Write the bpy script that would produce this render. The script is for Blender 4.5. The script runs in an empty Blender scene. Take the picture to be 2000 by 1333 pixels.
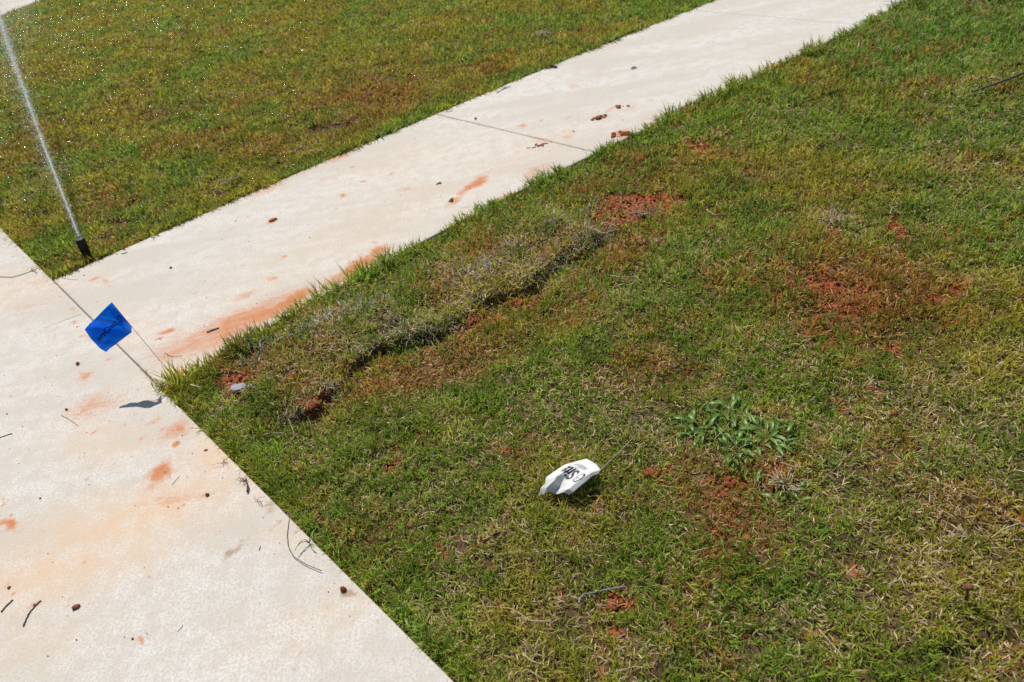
import bpy, bmesh, math, random
import numpy as np
from mathutils import Matrix, Vector

rng = np.random.default_rng(11)
random.seed(5)
sc = bpy.context.scene
col = sc.collection

# ------------------------------------------------------------------ camera
CAM_H, F_PX, PITCH, ROLL = 1.4, 1510.0, math.radians(34.5), math.radians(-10.4)
FWD = np.array([0, math.cos(PITCH), -math.sin(PITCH)])
RT = np.array([1.0, 0, 0]); UPV = np.cross(RT, FWD)
R_ = RT * math.cos(ROLL) + UPV * math.sin(ROLL)
U_ = -RT * math.sin(ROLL) + UPV * math.cos(ROLL)
CAM = np.array([0, 0, CAM_H])
cam_d = bpy.data.cameras.new("camera")
cam = bpy.data.objects.new("camera", cam_d); col.objects.link(cam)
M = Matrix.Identity(4)
for i in range(3):
    M[i][0], M[i][1], M[i][2], M[i][3] = R_[i], U_[i], -FWD[i], CAM[i]
cam.matrix_world = M
cam_d.sensor_width = 36; cam_d.lens = F_PX / 2000 * 36
cam_d.clip_start = 0.02; cam_d.clip_end = 2000
cam_d.dof.use_dof = True; cam_d.dof.focus_distance = 2.05; cam_d.dof.aperture_fstop = 4.5
sc.camera = cam

# ------------------------------------------------------------------ light
SUN_EL, SUN_AZ = math.radians(58), math.radians(-21)      # azimuth from +y towards +x
S = np.array([math.sin(SUN_AZ) * math.cos(SUN_EL), math.cos(SUN_AZ) * math.cos(SUN_EL), math.sin(SUN_EL)])
world = bpy.data.worlds.new("World"); sc.world = world; world.use_nodes = True
wn = world.node_tree
sky = wn.nodes.new("ShaderNodeTexSky"); sky.sky_type = 'NISHITA'; sky.sun_disc = False
sky.sun_elevation = SUN_EL; sky.sun_rotation = SUN_AZ
wn.links.new(sky.outputs[0], wn.nodes["Background"].inputs[0])
wn.nodes["Background"].inputs[1].default_value = 0.08
sl = bpy.data.lights.new("sun", 'SUN'); sl.energy = 4.6; sl.angle = math.radians(0.53); sl.color = (1.0, 0.945, 0.85)
so = bpy.data.objects.new("sun", sl); col.objects.link(so)
so.rotation_euler = Vector(S).to_track_quat('Z', 'Y').to_euler()
so.location = (0, 0, 20)
sc.view_settings.view_transform = 'Standard'; sc.view_settings.look = 'None'
sc.view_settings.gamma = 1; sc.view_settings.exposure = 0.12
sc.render.engine = 'CYCLES'
sc.cycles.max_bounces = 6; sc.cycles.transparent_max_bounces = 12
sc.cycles.use_denoising = False


# ------------------------------------------------------------------ helpers
def ray(x, y):
    return FWD * F_PX + R_ * (x - 1000) + U_ * (666.5 - y)


def G(x, y, z=0.0):
    d = ray(x, y)
    return CAM + d * ((CAM_H - z) / -d[2])


def project(P):
    v = P - CAM
    w = v @ FWD
    w = np.where(np.abs(w) < 1e-3, 1e-3, w)
    return 1000 + F_PX * (v @ R_) / w, 666.5 - F_PX * (v @ U_) / w, w


def _hash(ix, iy, seed):
    h = (ix.astype(np.int64) * 374761393 + iy.astype(np.int64) * 668265263 + seed * 1442695041) & 0x7fffffff
    h = ((h ^ (h >> 13)) * 1274126177) & 0x7fffffff
    h = h ^ (h >> 16)
    return (h & 0xffff) / 65535.0


def vnoise(x, y, seed=0):
    ix, iy = np.floor(x), np.floor(y)
    fx, fy = x - ix, y - iy
    fx = fx * fx * (3 - 2 * fx); fy = fy * fy * (3 - 2 * fy)
    a, b = _hash(ix, iy, seed), _hash(ix + 1, iy, seed)
    c, d = _hash(ix, iy + 1, seed), _hash(ix + 1, iy + 1, seed)
    return (a * (1 - fx) + b * fx) * (1 - fy) + (c * (1 - fx) + d * fx) * fy


def fbm(x, y, f, oct=3, seed=0):
    t, a, n = 0, 1.0, 0
    for k in range(oct):
        t = t + a * vnoise(x * f + 17.3 * k, y * f - 9.1 * k, seed + k * 7); n += a
        a *= 0.5; f *= 2.07
    return t / n            # 0..1


def sstep(a, b, x):
    t = np.clip((x - a) / (b - a), 0, 1)
    return t * t * (3 - 2 * t)


def link_mesh(name, verts, faces, mat, parent=None, smooth=False, colors=None):
    me = bpy.data.meshes.new(name)
    me.from_pydata([tuple(map(float, v)) for v in verts], [], [tuple(map(int, f)) for f in faces])
    if smooth:
        me.polygons.foreach_set("use_smooth", [True] * len(me.polygons))
    if colors is not None:
        a = me.color_attributes.new("Col", 'FLOAT_COLOR', 'POINT')
        c = np.ones((len(verts), 4), np.float32); c[:, :3] = colors
        a.data.foreach_set("color", c.ravel())
    me.materials.append(mat)
    o = bpy.data.objects.new(name, me); col.objects.link(o)
    if parent: o.parent = parent
    return o


def big_mesh(name, V, loops, starts, totals, mat, colors=None, smooth=False):
    me = bpy.data.meshes.new(name)
    me.vertices.add(len(V)); me.vertices.foreach_set("co", V.astype(np.float32).ravel())
    me.loops.add(len(loops)); me.loops.foreach_set("vertex_index", loops.astype(np.int32))
    me.polygons.add(len(starts))
    me.polygons.foreach_set("loop_start", starts.astype(np.int32))
    try:
        me.polygons.foreach_set("loop_total", totals.astype(np.int32))
    except Exception:
        pass
    me.update(calc_edges=True)
    if smooth:
        me.polygons.foreach_set("use_smooth", np.ones(len(starts), dtype=bool))
    if colors is not None:
        a = me.color_attributes.new("Col", 'FLOAT_COLOR', 'POINT')
        c = np.ones((len(V), 4), np.float32); c[:, :colors.shape[1]] = colors
        a.data.foreach_set("color", c.ravel())
    me.materials.append(mat)
    o = bpy.data.objects.new(name, me); col.objects.link(o)
    return o


def grid_mesh(name, P, mat, colors=None, smooth=True):
    """P: (n, m, 3)"""
    n, m = P.shape[:2]
    i = np.arange(n * m).reshape(n, m)
    q = np.stack([i[:-1, :-1], i[:-1, 1:], i[1:, 1:], i[1:, :-1]], -1).reshape(-1, 4)
    k = len(q)
    return big_mesh(name, P.reshape(-1, 3), q.ravel(), np.arange(k) * 4, np.full(k, 4), mat,
                    None if colors is None else colors.reshape(n * m, -1), smooth)


def tag(o, label=None, cat=None, group=None, kind=None):
    if label: o["label"] = label
    if cat: o["category"] = cat
    if group: o["group"] = group
    if kind: o["kind"] = kind
    return o


def empty(name, loc, label, cat, group=None):
    o = bpy.data.objects.new(name, None); col.objects.link(o)
    o.location = tuple(map(float, loc)); o.empty_display_size = 0.02
    return tag(o, label, cat, group)


def tube_data(pts, rads, n=7):
    pts = [np.array(p, float) for p in pts]
    V, Fc = [], []
    for i, p in enumerate(pts):
        a = pts[min(i + 1, len(pts) - 1)] - pts[max(i - 1, 0)]
        a /= np.linalg.norm(a) + 1e-9
        r = np.array([0, 0, 1.0]) if abs(a[2]) < 0.9 else np.array([1.0, 0, 0])
        u = np.cross(a, r); u /= np.linalg.norm(u); v = np.cross(a, u)
        for k in range(n):
            t = 2 * math.pi * k / n
            V.append(p + rads[i] * (math.cos(t) * u + math.sin(t) * v))
    for i in range(len(pts) - 1):
        for k in range(n):
            Fc.append((i * n + k, i * n + (k + 1) % n, (i + 1) * n + (k + 1) % n, (i + 1) * n + k))
    Fc.append(tuple(range(n))[::-1]); Fc.append(tuple((len(pts) - 1) * n + k for k in range(n)))
    return V, Fc


def resample(pts, n):
    pts = np.array(pts, float)
    d = np.r_[0, np.cumsum(np.linalg.norm(np.diff(pts, axis=0), axis=1))]
    t = np.linspace(0, d[-1], n)
    return np.stack([np.interp(t, d, pts[:, k]) for k in range(pts.shape[1])], 1)


def join_data(parts):
    V, Fc = [], []
    for v, f in parts:
        o = len(V); V += list(v); Fc += [tuple(i + o for i in q) for q in f]
    return V, Fc


# ------------------------------------------------------------------ materials
def new_mat(name):
    m = bpy.data.materials.new(name); m.use_nodes = True
    nt = m.node_tree
    return m, nt, nt.nodes["Principled BSDF"], nt.nodes["Material Output"]


def N(nt, t, **kw):
    n = nt.nodes.new(t)
    for k, v in kw.items(): setattr(n, k, v)
    return n


def noise(nt, scale, detail=4, rough=0.55, vec=None, dist=0):
    n = N(nt, "ShaderNodeTexNoise"); n.inputs["Scale"].default_value = scale
    n.inputs["Detail"].default_value = detail; n.inputs["Roughness"].default_value = rough
    n.inputs["Distortion"].default_value = dist
    if vec is not None: nt.links.new(vec, n.inputs["Vector"])
    return n.outputs["Fac"]


def maprange(nt, v, a, b, c=0.0, d=1.0, smooth=True):
    n = N(nt, "ShaderNodeMapRange"); n.interpolation_type = 'SMOOTHSTEP' if smooth else 'LINEAR'
    nt.links.new(v, n.inputs[0])
    for i, x in enumerate((a, b, c, d)): n.inputs[i + 1].default_value = x
    return n.outputs[0]


def math_(nt, op, a, b=None):
    n = N(nt, "ShaderNodeMath", operation=op)
    for i, x in enumerate((a, b)):
        if x is None: continue
        if isinstance(x, (int, float)): n.inputs[i].default_value = x
        else: nt.links.new(x, n.inputs[i])
    return n.outputs[0]


def mixc(nt, fac, a, b):
    n = N(nt, "ShaderNodeMix", data_type='RGBA')
    if isinstance(fac, (int, float)): n.inputs[0].default_value = fac
    else: nt.links.new(fac, n.inputs[0])
    for i, x in ((6, a), (7, b)):
        if isinstance(x, tuple): n.inputs[i].default_value = (*x, 1)
        else: nt.links.new(x, n.inputs[i])
    return n.outputs[2]


def simple_mat(name, c1, c2=None, scale=60, rough=0.8, spec=0.3, bump=0.0, transl=0.0, attr=False):
    m, nt, p, out = new_mat(name)
    tc = N(nt, "ShaderNodeTexCoord")
    f = noise(nt, scale, 5, 0.6, tc.outputs["Object"])
    if attr:
        at = N(nt, "ShaderNodeVertexColor"); at.layer_name = "Col"
        src = at.outputs[0]
        f2 = maprange(nt, f, 0.3, 0.7, 0.75, 1.25, False)
        mu = N(nt, "ShaderNodeVectorMath", operation='SCALE')
        nt.links.new(src, mu.inputs[0]); nt.links.new(f2, mu.inputs["Scale"])
        c = mu.outputs[0]
    else:
        c = mixc(nt, maprange(nt, f, 0.35, 0.65), c1, c2 or c1)
    nt.links.new(c, p.inputs["Base Color"])
    p.inputs["Roughness"].default_value = rough; p.inputs["Specular IOR Level"].default_value = spec
    if bump:
        b = N(nt, "ShaderNodeBump"); b.inputs["Strength"].default_value = bump; b.inputs["Distance"].default_value = 0.002
        nt.links.new(f, b.inputs["Height"]); nt.links.new(b.outputs[0], p.inputs["Normal"])
    if transl:
        t = N(nt, "ShaderNodeBsdfTranslucent"); nt.links.new(c, t.inputs[0])
        mx = N(nt, "ShaderNodeMixShader"); mx.inputs[0].default_value = transl
        nt.links.new(p.outputs[0], mx.inputs[1]); nt.links.new(t.outputs[0], mx.inputs[2])
        nt.links.new(mx.outputs[0], out.inputs[0])
    return m


# walkway frame: s along, t across (t grows towards the lower lawn)
W = np.array([.79, .6]); W /= np.linalg.norm(W); WN = np.array([W[1], -W[0]])
E_ = np.array([.6, -.79]); E_ /= np.linalg.norm(E_); EN = np.array([E_[1], -E_[0]])


def polyfit_px(pts, a, b, deg, off=0.0):
    q = np.array([G(*p)[:2] for p in pts]); s, t = q @ a, q @ b
    c = np.polyfit(s, t, deg); lo, hi = s.min(), s.max(); d = np.polyder(c)

    def f(x):
        x = np.asarray(x, float); xc = np.clip(x, lo, hi)
        return np.polyval(c, xc) + (x - xc) * np.polyval(d, xc) + off
    return f


tU = polyfit_px([(112, 542), (252, 484), (360, 434), (450, 392), (540, 358), (630, 317), (700, 288), (741, 270), (850, 221), (925, 191), (992, 163), (1060, 137), (1131, 107), (1206, 79), (1281, 45), (1337, 23), (1400, 0)], W, WN, 2)
tL = polyfit_px([(318, 762), (489, 650), (570, 605), (681, 561), (782, 497), (880, 446), (940, 411), (1030, 361), (1112, 323), (1150, 301), (1195, 282), (1262, 252), (1330, 219), (1400, 180), (1450, 154), (1562, 109), (1619, 82), (1645, 70), (1712, 38), (1750, 9)], W, WN, 3, .004)
tD = polyfit_px([(0, 439), (36, 482), (59, 509), (97, 547), (112, 542), (225, 675), (290, 740), (320, 768), (367, 816), (421, 864), (469, 910), (499, 941), (535, 977), (594, 1033), (660, 1107), (704, 1151), (758, 1201), (812, 1250), (856, 1288), (894, 1332)], E_, EN, 1)
ANG_W = math.atan2(W[1], W[0])


def slab_dist(x, y):
    """signed distance-ish to the nearest pavement edge; negative inside pavement"""
    s, t = x * W[0] + y * W[1], x * WN[0] + y * WN[1]
    dw = np.maximum(tU(s) - t, t - tL(s))
    # driveway: which side?  EN points away from the driveway or to it -> decide from a known point
    se, te = x * E_[0] + y * E_[1], x * EN[0] + y * EN[1]
    dd = DSIGN * (te - tD(se))
    far = (x - FA[0]) * FN[0] + (y - FA[1]) * FN[1]
    return np.minimum(np.minimum(np.where(dd < 0.0, 9, dw), dd), far), dw, dd


_q = G(100, 1000)[:2]
DSIGN = -1.0 if (_q @ EN - tD(_q @ E_)) > 0 else 1.0
FA = G(0, 31)[:2]; _fb = G(79, 0)[:2]
_fd = (_fb - FA) / np.linalg.norm(_fb - FA); FN = np.array([_fd[1], -_fd[0]])
if (G(300, 300)[:2] - FA) @ FN < 0: FN = -FN

# sod edge (raised strip of turf beside the walkway)
_sod = np.array([G(*p)[:2] for p in [(535, 822), (563, 812), (600, 803), (658, 760), (690, 722), (735, 682), (786, 662), (867, 634), (945, 595), (985, 568), (1032, 562), (1093, 505), (1120, 494), (1191, 446), (1230, 425)]])
_ss, _st = _sod @ W, _sod @ WN
_o = np.argsort(_ss); _ss, _st = _ss[_o], _st[_o]


def blob_field(blobs):
    out = []
    for (cx, cy, rx, ry, ang, stg) in blobs:
        a = math.radians(ang)
        c = G(cx, cy)[:2]
        u = G(cx + rx * math.cos(a), cy + rx * math.sin(a))[:2] - c
        v = G(cx - ry * math.sin(a), cy + ry * math.cos(a))[:2] - c
        Mi = np.linalg.inv(np.array([u, v]).T)
        R = 2.2 * max(np.linalg.norm(u), np.linalg.norm(v))
        out.append((c, Mi, R, stg))
    return out


def eval_field(field, x, y, power=2.0):
    res = np.zeros(x.shape)
    for c, Mi, R, stg in field:
        k = np.nonzero((np.abs(x - c[0]) < R) & (np.abs(y - c[1]) < R))
        if len(k[0]) == 0: continue
        dx, dy = x[k] - c[0], y[k] - c[1]
        a = Mi[0, 0] * dx + Mi[0, 1] * dy; b = Mi[1, 0] * dx + Mi[1, 1] * dy
        r2 = a * a + b * b
        res[k] = np.maximum(res[k], stg * np.exp(-0.9 * r2 ** (power / 2)))
    return res


BARE = blob_field([  # bare red clay in the turf (cx, cy, rx, ry, angle, strength)
    (1235, 395, 80, 26, -8, 1.5), (1210, 420, 34, 14, -20, 1.0), (455, 740, 36, 24, -20, 1.1), (465, 690, 50, 16, -15, .45),
    (600, 792, 30, 14, -15, .9), (650, 760, 34, 16, -35, .8), (700, 735, 20, 9, -30, .6), (770, 872, 16, 16, 0, .8), (768, 902, 20, 16, -20, .9), (825, 858, 8, 10, 0, .8),
    (1045, 570, 34, 14, -50, 1.1), (1010, 590, 30, 13, -20, 1.0), (930, 622, 46, 12, -20, 1.0), (760, 690, 30, 12, -25, .6),
    (1050, 520, 20, 12, 0, .3), (1610, 550, 76, 16, 5, .95), (1640, 590, 56, 14, 10, .8), (1600, 600, 40, 18, 0, .5), (1690, 550, 20, 10, 0, .7),
    (1870, 555, 45, 14, -20, .8), (1830, 572, 40, 12, -10, .7), (1745, 665, 30, 14, 10, .8), (1760, 685, 18, 7, 10, .9),
    (1750, 440, 35, 22, 40, .7), (1770, 500, 30, 20, 60, .5), (1625, 445, 22, 20, 20, .8), (1630, 660, 25, 10, 0, .6), (1640, 785, 12, 8, 0, 1),
    (840, 668, 60, 12, -24, .75), (905, 640, 40, 10, -20, .8), (720, 746, 40, 14, -30, .75), (980, 612, 40, 9, -24, .75), (1120, 525, 30, 8, -35, .6), (1600, 640, 60, 14, 10, .6), (1700, 590, 60, 12, 0, .5), (640, 820, 30, 10, -10, .5), (1250, 450, 50, 12, -20, .5), (1190, 475, 30, 8, -20, .45), (1340, 722, 20, 8, -15, .8), (1220, 708, 18, 6, 0, .7), (1200, 1165, 36, 22, 20, .75), (1205, 1218, 16, 14, 0, .8), (1090, 1150, 22, 12, 0, .6),
    (1390, 1060, 40, 22, 20, .6), (1440, 930, 30, 22, 0, .75), (1500, 955, 30, 24, 0, .6), (1510, 900, 30, 12, 0, .5), (1350, 1045, 20, 20, 0, .4),
    (1360, 278, 45, 16, 0, .65), (1330, 245, 14, 12, 0, .5), (690, 232, 40, 10, -10, .5), (630, 310, 30, 7, -25, .7), (230, 430, 24, 10, 0, .7),
    (20, 330, 30, 10, 0, .5), (430, 375, 12, 12, 0, .55), (155, 480, 18, 16, 0, .4), (1800, 340, 30, 10, 0, .3), (1440, 490, 20, 10, 0, .35),
    (1150, 585, 20, 8, 0, .35), (1280, 615, 25, 8, 0, .35), (990, 790, 25, 8, 0, .4), (700, 850, 15, 6, 0, .4), (1960, 620, 16, 10, 0, .3)])
DARK = blob_field([  # exposed dark roots and thatch; shade of lip and hollows darkened into soil
    (1190, 448, 26, 12, -40, .9), (1110, 497, 34, 10, -30, .9), (1030, 562, 20, 10, -30, .8), (970, 585, 40, 9, -25, .8), (870, 637, 44, 10, -20, .9),
    (738, 680, 18, 14, 0, .9), (760, 640, 14, 22, 0, .6), (690, 725, 30, 10, -30, .7), (570, 812, 34, 9, -15, .8), (500, 690, 40, 10, -15, .6), (640, 790, 20, 8, -20, .6),
    (1640, 420, 20, 8, 0, .5), (1570, 200, 40, 10, -10, .5), (1850, 62, 40, 9, -6, .7), (1930, 30, 60, 9, -20, .45), (80, 415, 60, 7, 5, .6), (320, 30, 20, 5, 0, .5),
    (615, 249, 40, 8, -8, 1), (670, 238, 44, 9, -10, 1), (430, 378, 18, 10, 0, 1), (630, 307, 26, 6, -20, .9), (60, 340, 36, 9, 0, .8), (540, 318, 34, 6, -20, .8), (225, 432, 30, 8, 0, 1), (75, 412, 60, 8, 6, 1), (375, 350, 20, 5, 0, .6), (140, 330, 20, 8, 0, .7), (1060, 75, 40, 5, -10, .6), (700, 205, 30, 5, 0, .6), (250, 430, 18, 9, 0, .7), (10, 335, 30, 9, 0, .5), (1790, 1040, 22, 10, 10, .7), (1760, 1020, 12, 8, 0, .6), (1940, 1240, 60, 14, -10, .6),
    (1060, 540, 14, 8, 0, .4), (1500, 940, 20, 14, 0, .4), (1220, 1105, 14, 14, 0, .5), (1580, 600, 14, 20, 0, .5), (1215, 1235, 24, 8, 0, .7)])
RUST = blob_field([  # reddish brown, clay-stained turf
    (1150, 360, 230, 40, -24, .6), (1240, 450, 150, 60, -10, .7), (1360, 300, 130, 45, -20, .7), (1640, 560, 210, 110, 10, .85), (1750, 450, 110, 70, 30, .6),
    (740, 190, 230, 50, -12, .75), (640, 240, 130, 35, -15, .6), (1430, 980, 130, 100, 10, .6), (1330, 1100, 150, 100, 0, .35), (820, 720, 210, 50, -20, .7), (1100, 600, 180, 40, -25, .5),
    (430, 200, 260, 60, -5, .35), (1000, 850, 90, 40, 0, .2), (470, 720, 60, 30, -15, .5), (230, 400, 60, 30, -10, .5), (60, 270, 120, 60, 0, .35), (940, 480, 90, 30, -25, .3), (300, 70, 300, 20, -8, .35), (1850, 570, 110, 60, 0, .6), (1260, 720, 110, 40, 0, .4)])
STRAW = blob_field([  # dry, tan turf
    (1800, 1000, 200, 130, 20, .75), (1650, 900, 110, 90, 0, .6), (1900, 900, 140, 160, 0, .55), (1260, 800, 150, 60, -10, .5), (1500, 700, 190, 60, 0, .35), (1900, 260, 140, 90, 0, .5), (1750, 760, 190, 60, 0, .45),
    (1180, 760, 90, 40, 0, .4), (640, 660, 200, 40, -25, .55), (900, 570, 150, 30, -25, .6), (1100, 480, 90, 25, -30, .5), (600, 830, 70, 30, -10, .3), (1060, 65, 30, 9, -10, .8), (1090, 1190, 70, 60, 0, .45), (1250, 1270, 140, 60, 0, .3),
    (1600, 1220, 150, 70, 0, .3), (120, 330, 60, 30, 0, .5), (450, 360, 60, 25, -25, .5), (570, 310, 60, 20, -25, .55), (1640, 425, 40, 24, 0, .8), (1380, 720, 90, 40, 0, .45), (640, 160, 160, 30, 0, .3), (1530, 930, 50, 34, 0, .75), (1950, 1250, 100, 60, 0, .5)])
LUSH = blob_field([  # fresh green turf
    (1450, 190, 200, 26, -28, .9), (1700, 100, 140, 40, -28, .7), (1150, 110, 260, 20, -23, .9), (900, 190, 200, 14, -24, .8), (1000, 430, 160, 16, -28, .6), (340, 740, 40, 26, 0, .8), (760, 1120, 60, 190, -42, .85), (560, 920, 60, 120, -42, .7), (100, 470, 60, 50, 20, .8),
    (900, 1000, 120, 100, 0, .35), (1450, 820, 80, 40, 0, .5), (280, 500, 90, 16, -25, .7), (1500, 30, 140, 14, -20, .7), (900, 60, 180, 18, -10, .5), (1150, 980, 110, 60, 0, .35), (1950, 60, 120, 40, 0, .6), (150, 10, 120, 10, -12, .7), (720, 540, 120, 16, -30, .5)])


def sod_info(x, y):
    s, t = x * W[0] + y * W[1], x * WN[0] + y * WN[1]
    ts = np.interp(s, _ss, _st) + (fbm(x, y, 28, 2, 91) - .5) * 0.045 + (fbm(x, y, 9, 2, 92) - .5) * 0.05
    fade = sstep(_ss[0] - .02, _ss[0] + .1, s) * (1 - sstep(_ss[-1] - .1, _ss[-1] + .05, s))
    fade = fade * (.35 + .65 * sstep(.34, .52, fbm(s, s * 0 + 3.3, 6.5, 2, 17)))
    return t - ts, fade


def height(x, y, full=True):
    d, dw, dd = slab_dist(x, y)
    h = -0.020 + 0.022 * (fbm(x, y, 1.7, 3, 3) - .5) + 0.024 * (fbm(x, y, 9, 3, 5) - .5)
    q, fade = sod_info(x, y)
    h = h + fade * (0.026 * (1 - sstep(-0.022, 0.014, q + .03 * (fbm(x, y, 55, 2, 72) - .5))) * sstep(-.55, -.2, q) - 0.014 * np.exp(-((q - 0.03) / 0.03) ** 2))
    dkq = fade * np.exp(-((q - .004) / .022) ** 2)  # dark roots and the shade under the turf lip, put into soil colour
    b = eval_field(BARE, x, y)
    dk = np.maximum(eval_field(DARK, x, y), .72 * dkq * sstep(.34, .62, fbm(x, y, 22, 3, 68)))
    h = h + b * (-0.004 + 0.022 * (fbm(x, y, 45, 3, 8) - .5)) - eval_field(DARK, x, y) * 0.020
    h = h + 0.004 * (fbm(x, y, 60, 2, 15) - .5)
    wk = np.abs(dw) < np.abs(dd)
    edge = np.clip(1 - d / np.where(wk, .012, .03), 0, 1)
    h = h * (1 - edge) + np.where(wk, -.016, -.045) * edge
    h = np.where(d < 0.0, -0.11, h)
    return h, b, dk, d


# ------------------------------------------------------------------ ground (soil under the turf, out to the horizon)
def soil_material():
    m, nt, p, out = new_mat("soil")
    at = N(nt, "ShaderNodeVertexColor"); at.layer_name = "Col"
    tc = N(nt, "ShaderNodeTexCoord")
    f = noise(nt, 180, 6, 0.7, tc.outputs["Object"])
    g = maprange(nt, f, 0.3, 0.72, 0.55, 1.4, False)
    mu = N(nt, "ShaderNodeVectorMath", operation='SCALE')
    nt.links.new(at.outputs[0], mu.inputs[0]); nt.links.new(g, mu.inputs["Scale"])
    nt.links.new(mu.outputs[0], p.inputs["Base Color"])
    p.inputs["Roughness"].default_value = 0.95; p.inputs["Specular IOR Level"].default_value = 0.15
    b = N(nt, "ShaderNodeBump"); b.inputs["Strength"].default_value = 0.8; b.inputs["Distance"].default_value = 0.004
    nt.links.new(f, b.inputs["Height"]); nt.links.new(b.outputs[0], p.inputs["Normal"])
    return m


MAT_SOIL = soil_material()
rr = [0.35]
while rr[-1] < 19: rr.append(rr[-1] * 1.0052)
while rr[-1] < 700: rr.append(rr[-1] * 1.12)
aa = np.radians(np.concatenate([np.arange(-180, -60, 6), np.arange(-60, 72, 0.26), np.arange(72, 181, 6)]))
Rg, Ag = np.meshgrid(np.array(rr), aa, indexing='ij')
X, Y = Rg * np.sin(Ag), Rg * np.cos(Ag)
Hh, Bb, Dk, Dd = height(X, Y)
Hh = np.where(Rg > 19, -0.03, Hh)
ru = eval_field(RUST, X, Y)
nz = fbm(X, Y, 30, 3, 44)[..., None]
thatch = np.array([.095, .062, .032]) * (0.6 + 0.8 * nz)
thatch = thatch * (1 - ru[..., None] * .6) + np.array([.24, .10, .045]) * ru[..., None] * .6
clay = np.array([.27, .080, .032]) * (0.3 + 1.3 * nz)
bm_ = sstep(.22, .5, Bb + (fbm(X, Y, 40, 3, 61) - .5) * .55)[..., None]
spots = sstep(.76, .82, fbm(X, Y, 16, 3, 71))[..., None] * (Dd > 0.05)[..., None] * .8
C = thatch * (1 - np.maximum(bm_, spots)) + clay * np.maximum(bm_, spots)
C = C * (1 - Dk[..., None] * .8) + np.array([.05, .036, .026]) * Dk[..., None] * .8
C = np.where(Rg[..., None] > 19, np.array([.08, .10, .03]), C)
gnd = grid_mesh("ground", np.stack([X, Y, Hh], -1), MAT_SOIL, C)
tag(gnd, kind="structure")


# ------------------------------------------------------------------ concrete
def concrete_material(name, rot, tint, broom=0.35):
    m, nt, p, out = new_mat(name)
    tc = N(nt, "ShaderNodeTexCoord"); O = tc.outputs["Object"]
    at = N(nt, "ShaderNodeVertexColor"); at.layer_name = "Col"
    sep = N(nt, "ShaderNodeSeparateColor"); nt.links.new(at.outputs[0], sep.inputs[0])
    mp = N(nt, "ShaderNodeMapping"); nt.links.new(O, mp.inputs[0])
    mp.inputs["Rotation"].default_value = (0, 0, rot); mp.inputs["Scale"].default_value = (1, 0.07, 1)
    mp2 = N(nt, "ShaderNodeMapping"); nt.links.new(O, mp2.inputs[0])
    mp2.inputs["Rotation"].default_value = (0, 0, -ANG_W); mp2.inputs["Scale"].default_value = (0.35, 1, 1)
    big = noise(nt, 3.2, 5, 0.6, mp2.outputs[0]); mid = noise(nt, 17, 5, 0.62, O); fine = noise(nt, 150, 5, 0.7, O)
    grit = noise(nt, 520, 3, 0.7, O)
    st = noise(nt, 190, 3, 0.6, mp.outputs[0])
    base = mixc(nt, maprange(nt, big, .38, .60), tuple(c * k for c, k in zip(tint, (.88, .84, .77))), tuple(min(c * 1.08, .8) for c in tint))
    base = mixc(nt, maprange(nt, mid, .42, .62, 0, .65), base, tuple(c * k for c, k in zip(tint, (.86, .80, .71))))
    base = mixc(nt, maprange(nt, fine, .42, .60, 0, .85), base, tuple(c * .78 for c in tint))
    base = mixc(nt, maprange(nt, st, .40, .66, 0, .30), base, tuple(c * .74 for c in tint))
    base = mixc(nt, maprange(nt, grit, .58, .72, 0, .6), base, tuple(c * .5 for c in tint))
    pits = math_(nt, 'MULTIPLY', maprange(nt, noise(nt, 240, 2, .5, O), .70, .76), maprange(nt, noise(nt, 5, 3, .6, O), .42, .6))
    base = mixc(nt, math_(nt, 'MULTIPLY', pits, .75), base, (.20, .15, .11))
    # tan wash
    tw = math_(nt, 'MULTIPLY', sep.outputs[1], maprange(nt, mid, .25, .65, .45, 1.0))
    base = mixc(nt, tw, base, (.60, .40, .235))
    # orange clay smears
    h1 = math_(nt, 'ADD', math_(nt, 'MULTIPLY', noise(nt, 60, 8, 0.8, mp2.outputs[0]), .7), math_(nt, 'MULTIPLY', noise(nt, 16, 4, 0.6, mp2.outputs[0]), .3))
    h1 = math_(nt, 'ADD', math_(nt, 'MULTIPLY', math_(nt, 'SUBTRACT', h1, .5), 1.35), .5)
    a = math_(nt, 'ADD', sep.outputs[0], math_(nt, 'MULTIPLY', math_(nt, 'SUBTRACT', h1, .5), 1.05))
    a = math_(nt, 'ADD', a, math_(nt, 'MULTIPLY', math_(nt, 'SUBTRACT', fine, .5), .9))
    om = maprange(nt, a, .10, .82, 0, 1.0)
    clay = mixc(nt, maprange(nt, fine, .35, .65), (.40, .135, .050), (.54, .235, .105))
    base = mixc(nt, om, base, clay)
    # faint clay freckles everywhere
    fr = math_(nt, 'MULTIPLY', maprange(nt, noise(nt, 85, 5, .65, O), .60, .70), maprange(nt, noise(nt, 3.1, 4, .65, O), .44, .58))
    base = mixc(nt, math_(nt, 'MULTIPLY', fr, .7), base, (.48, .25, .135))
    # brown soil
    b2 = math_(nt, 'ADD', sep.outputs[2], math_(nt, 'MULTIPLY', math_(nt, 'SUBTRACT', h1, .5), 1.1))
    base = mixc(nt, maprange(nt, b2, .2, .6, 0, .8), base, (.27, .17, .10))
    nt.links.new(base, p.inputs["Base Color"])
    p.inputs["Roughness"].default_value = 0.88; p.inputs["Specular IOR Level"].default_value = 0.25
    hgt = math_(nt, 'ADD', math_(nt, 'MULTIPLY', fine, .6), math_(nt, 'ADD', math_(nt, 'MULTIPLY', st, broom), math_(nt, 'MULTIPLY', grit, .35)))
    b = N(nt, "ShaderNodeBump"); b.inputs["Strength"].default_value = 0.45; b.inputs["Distance"].default_value = 0.0018
    nt.links.new(hgt, b.inputs["Height"]); nt.links.new(b.outputs[0], p.inputs["Normal"])
    return m


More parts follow.
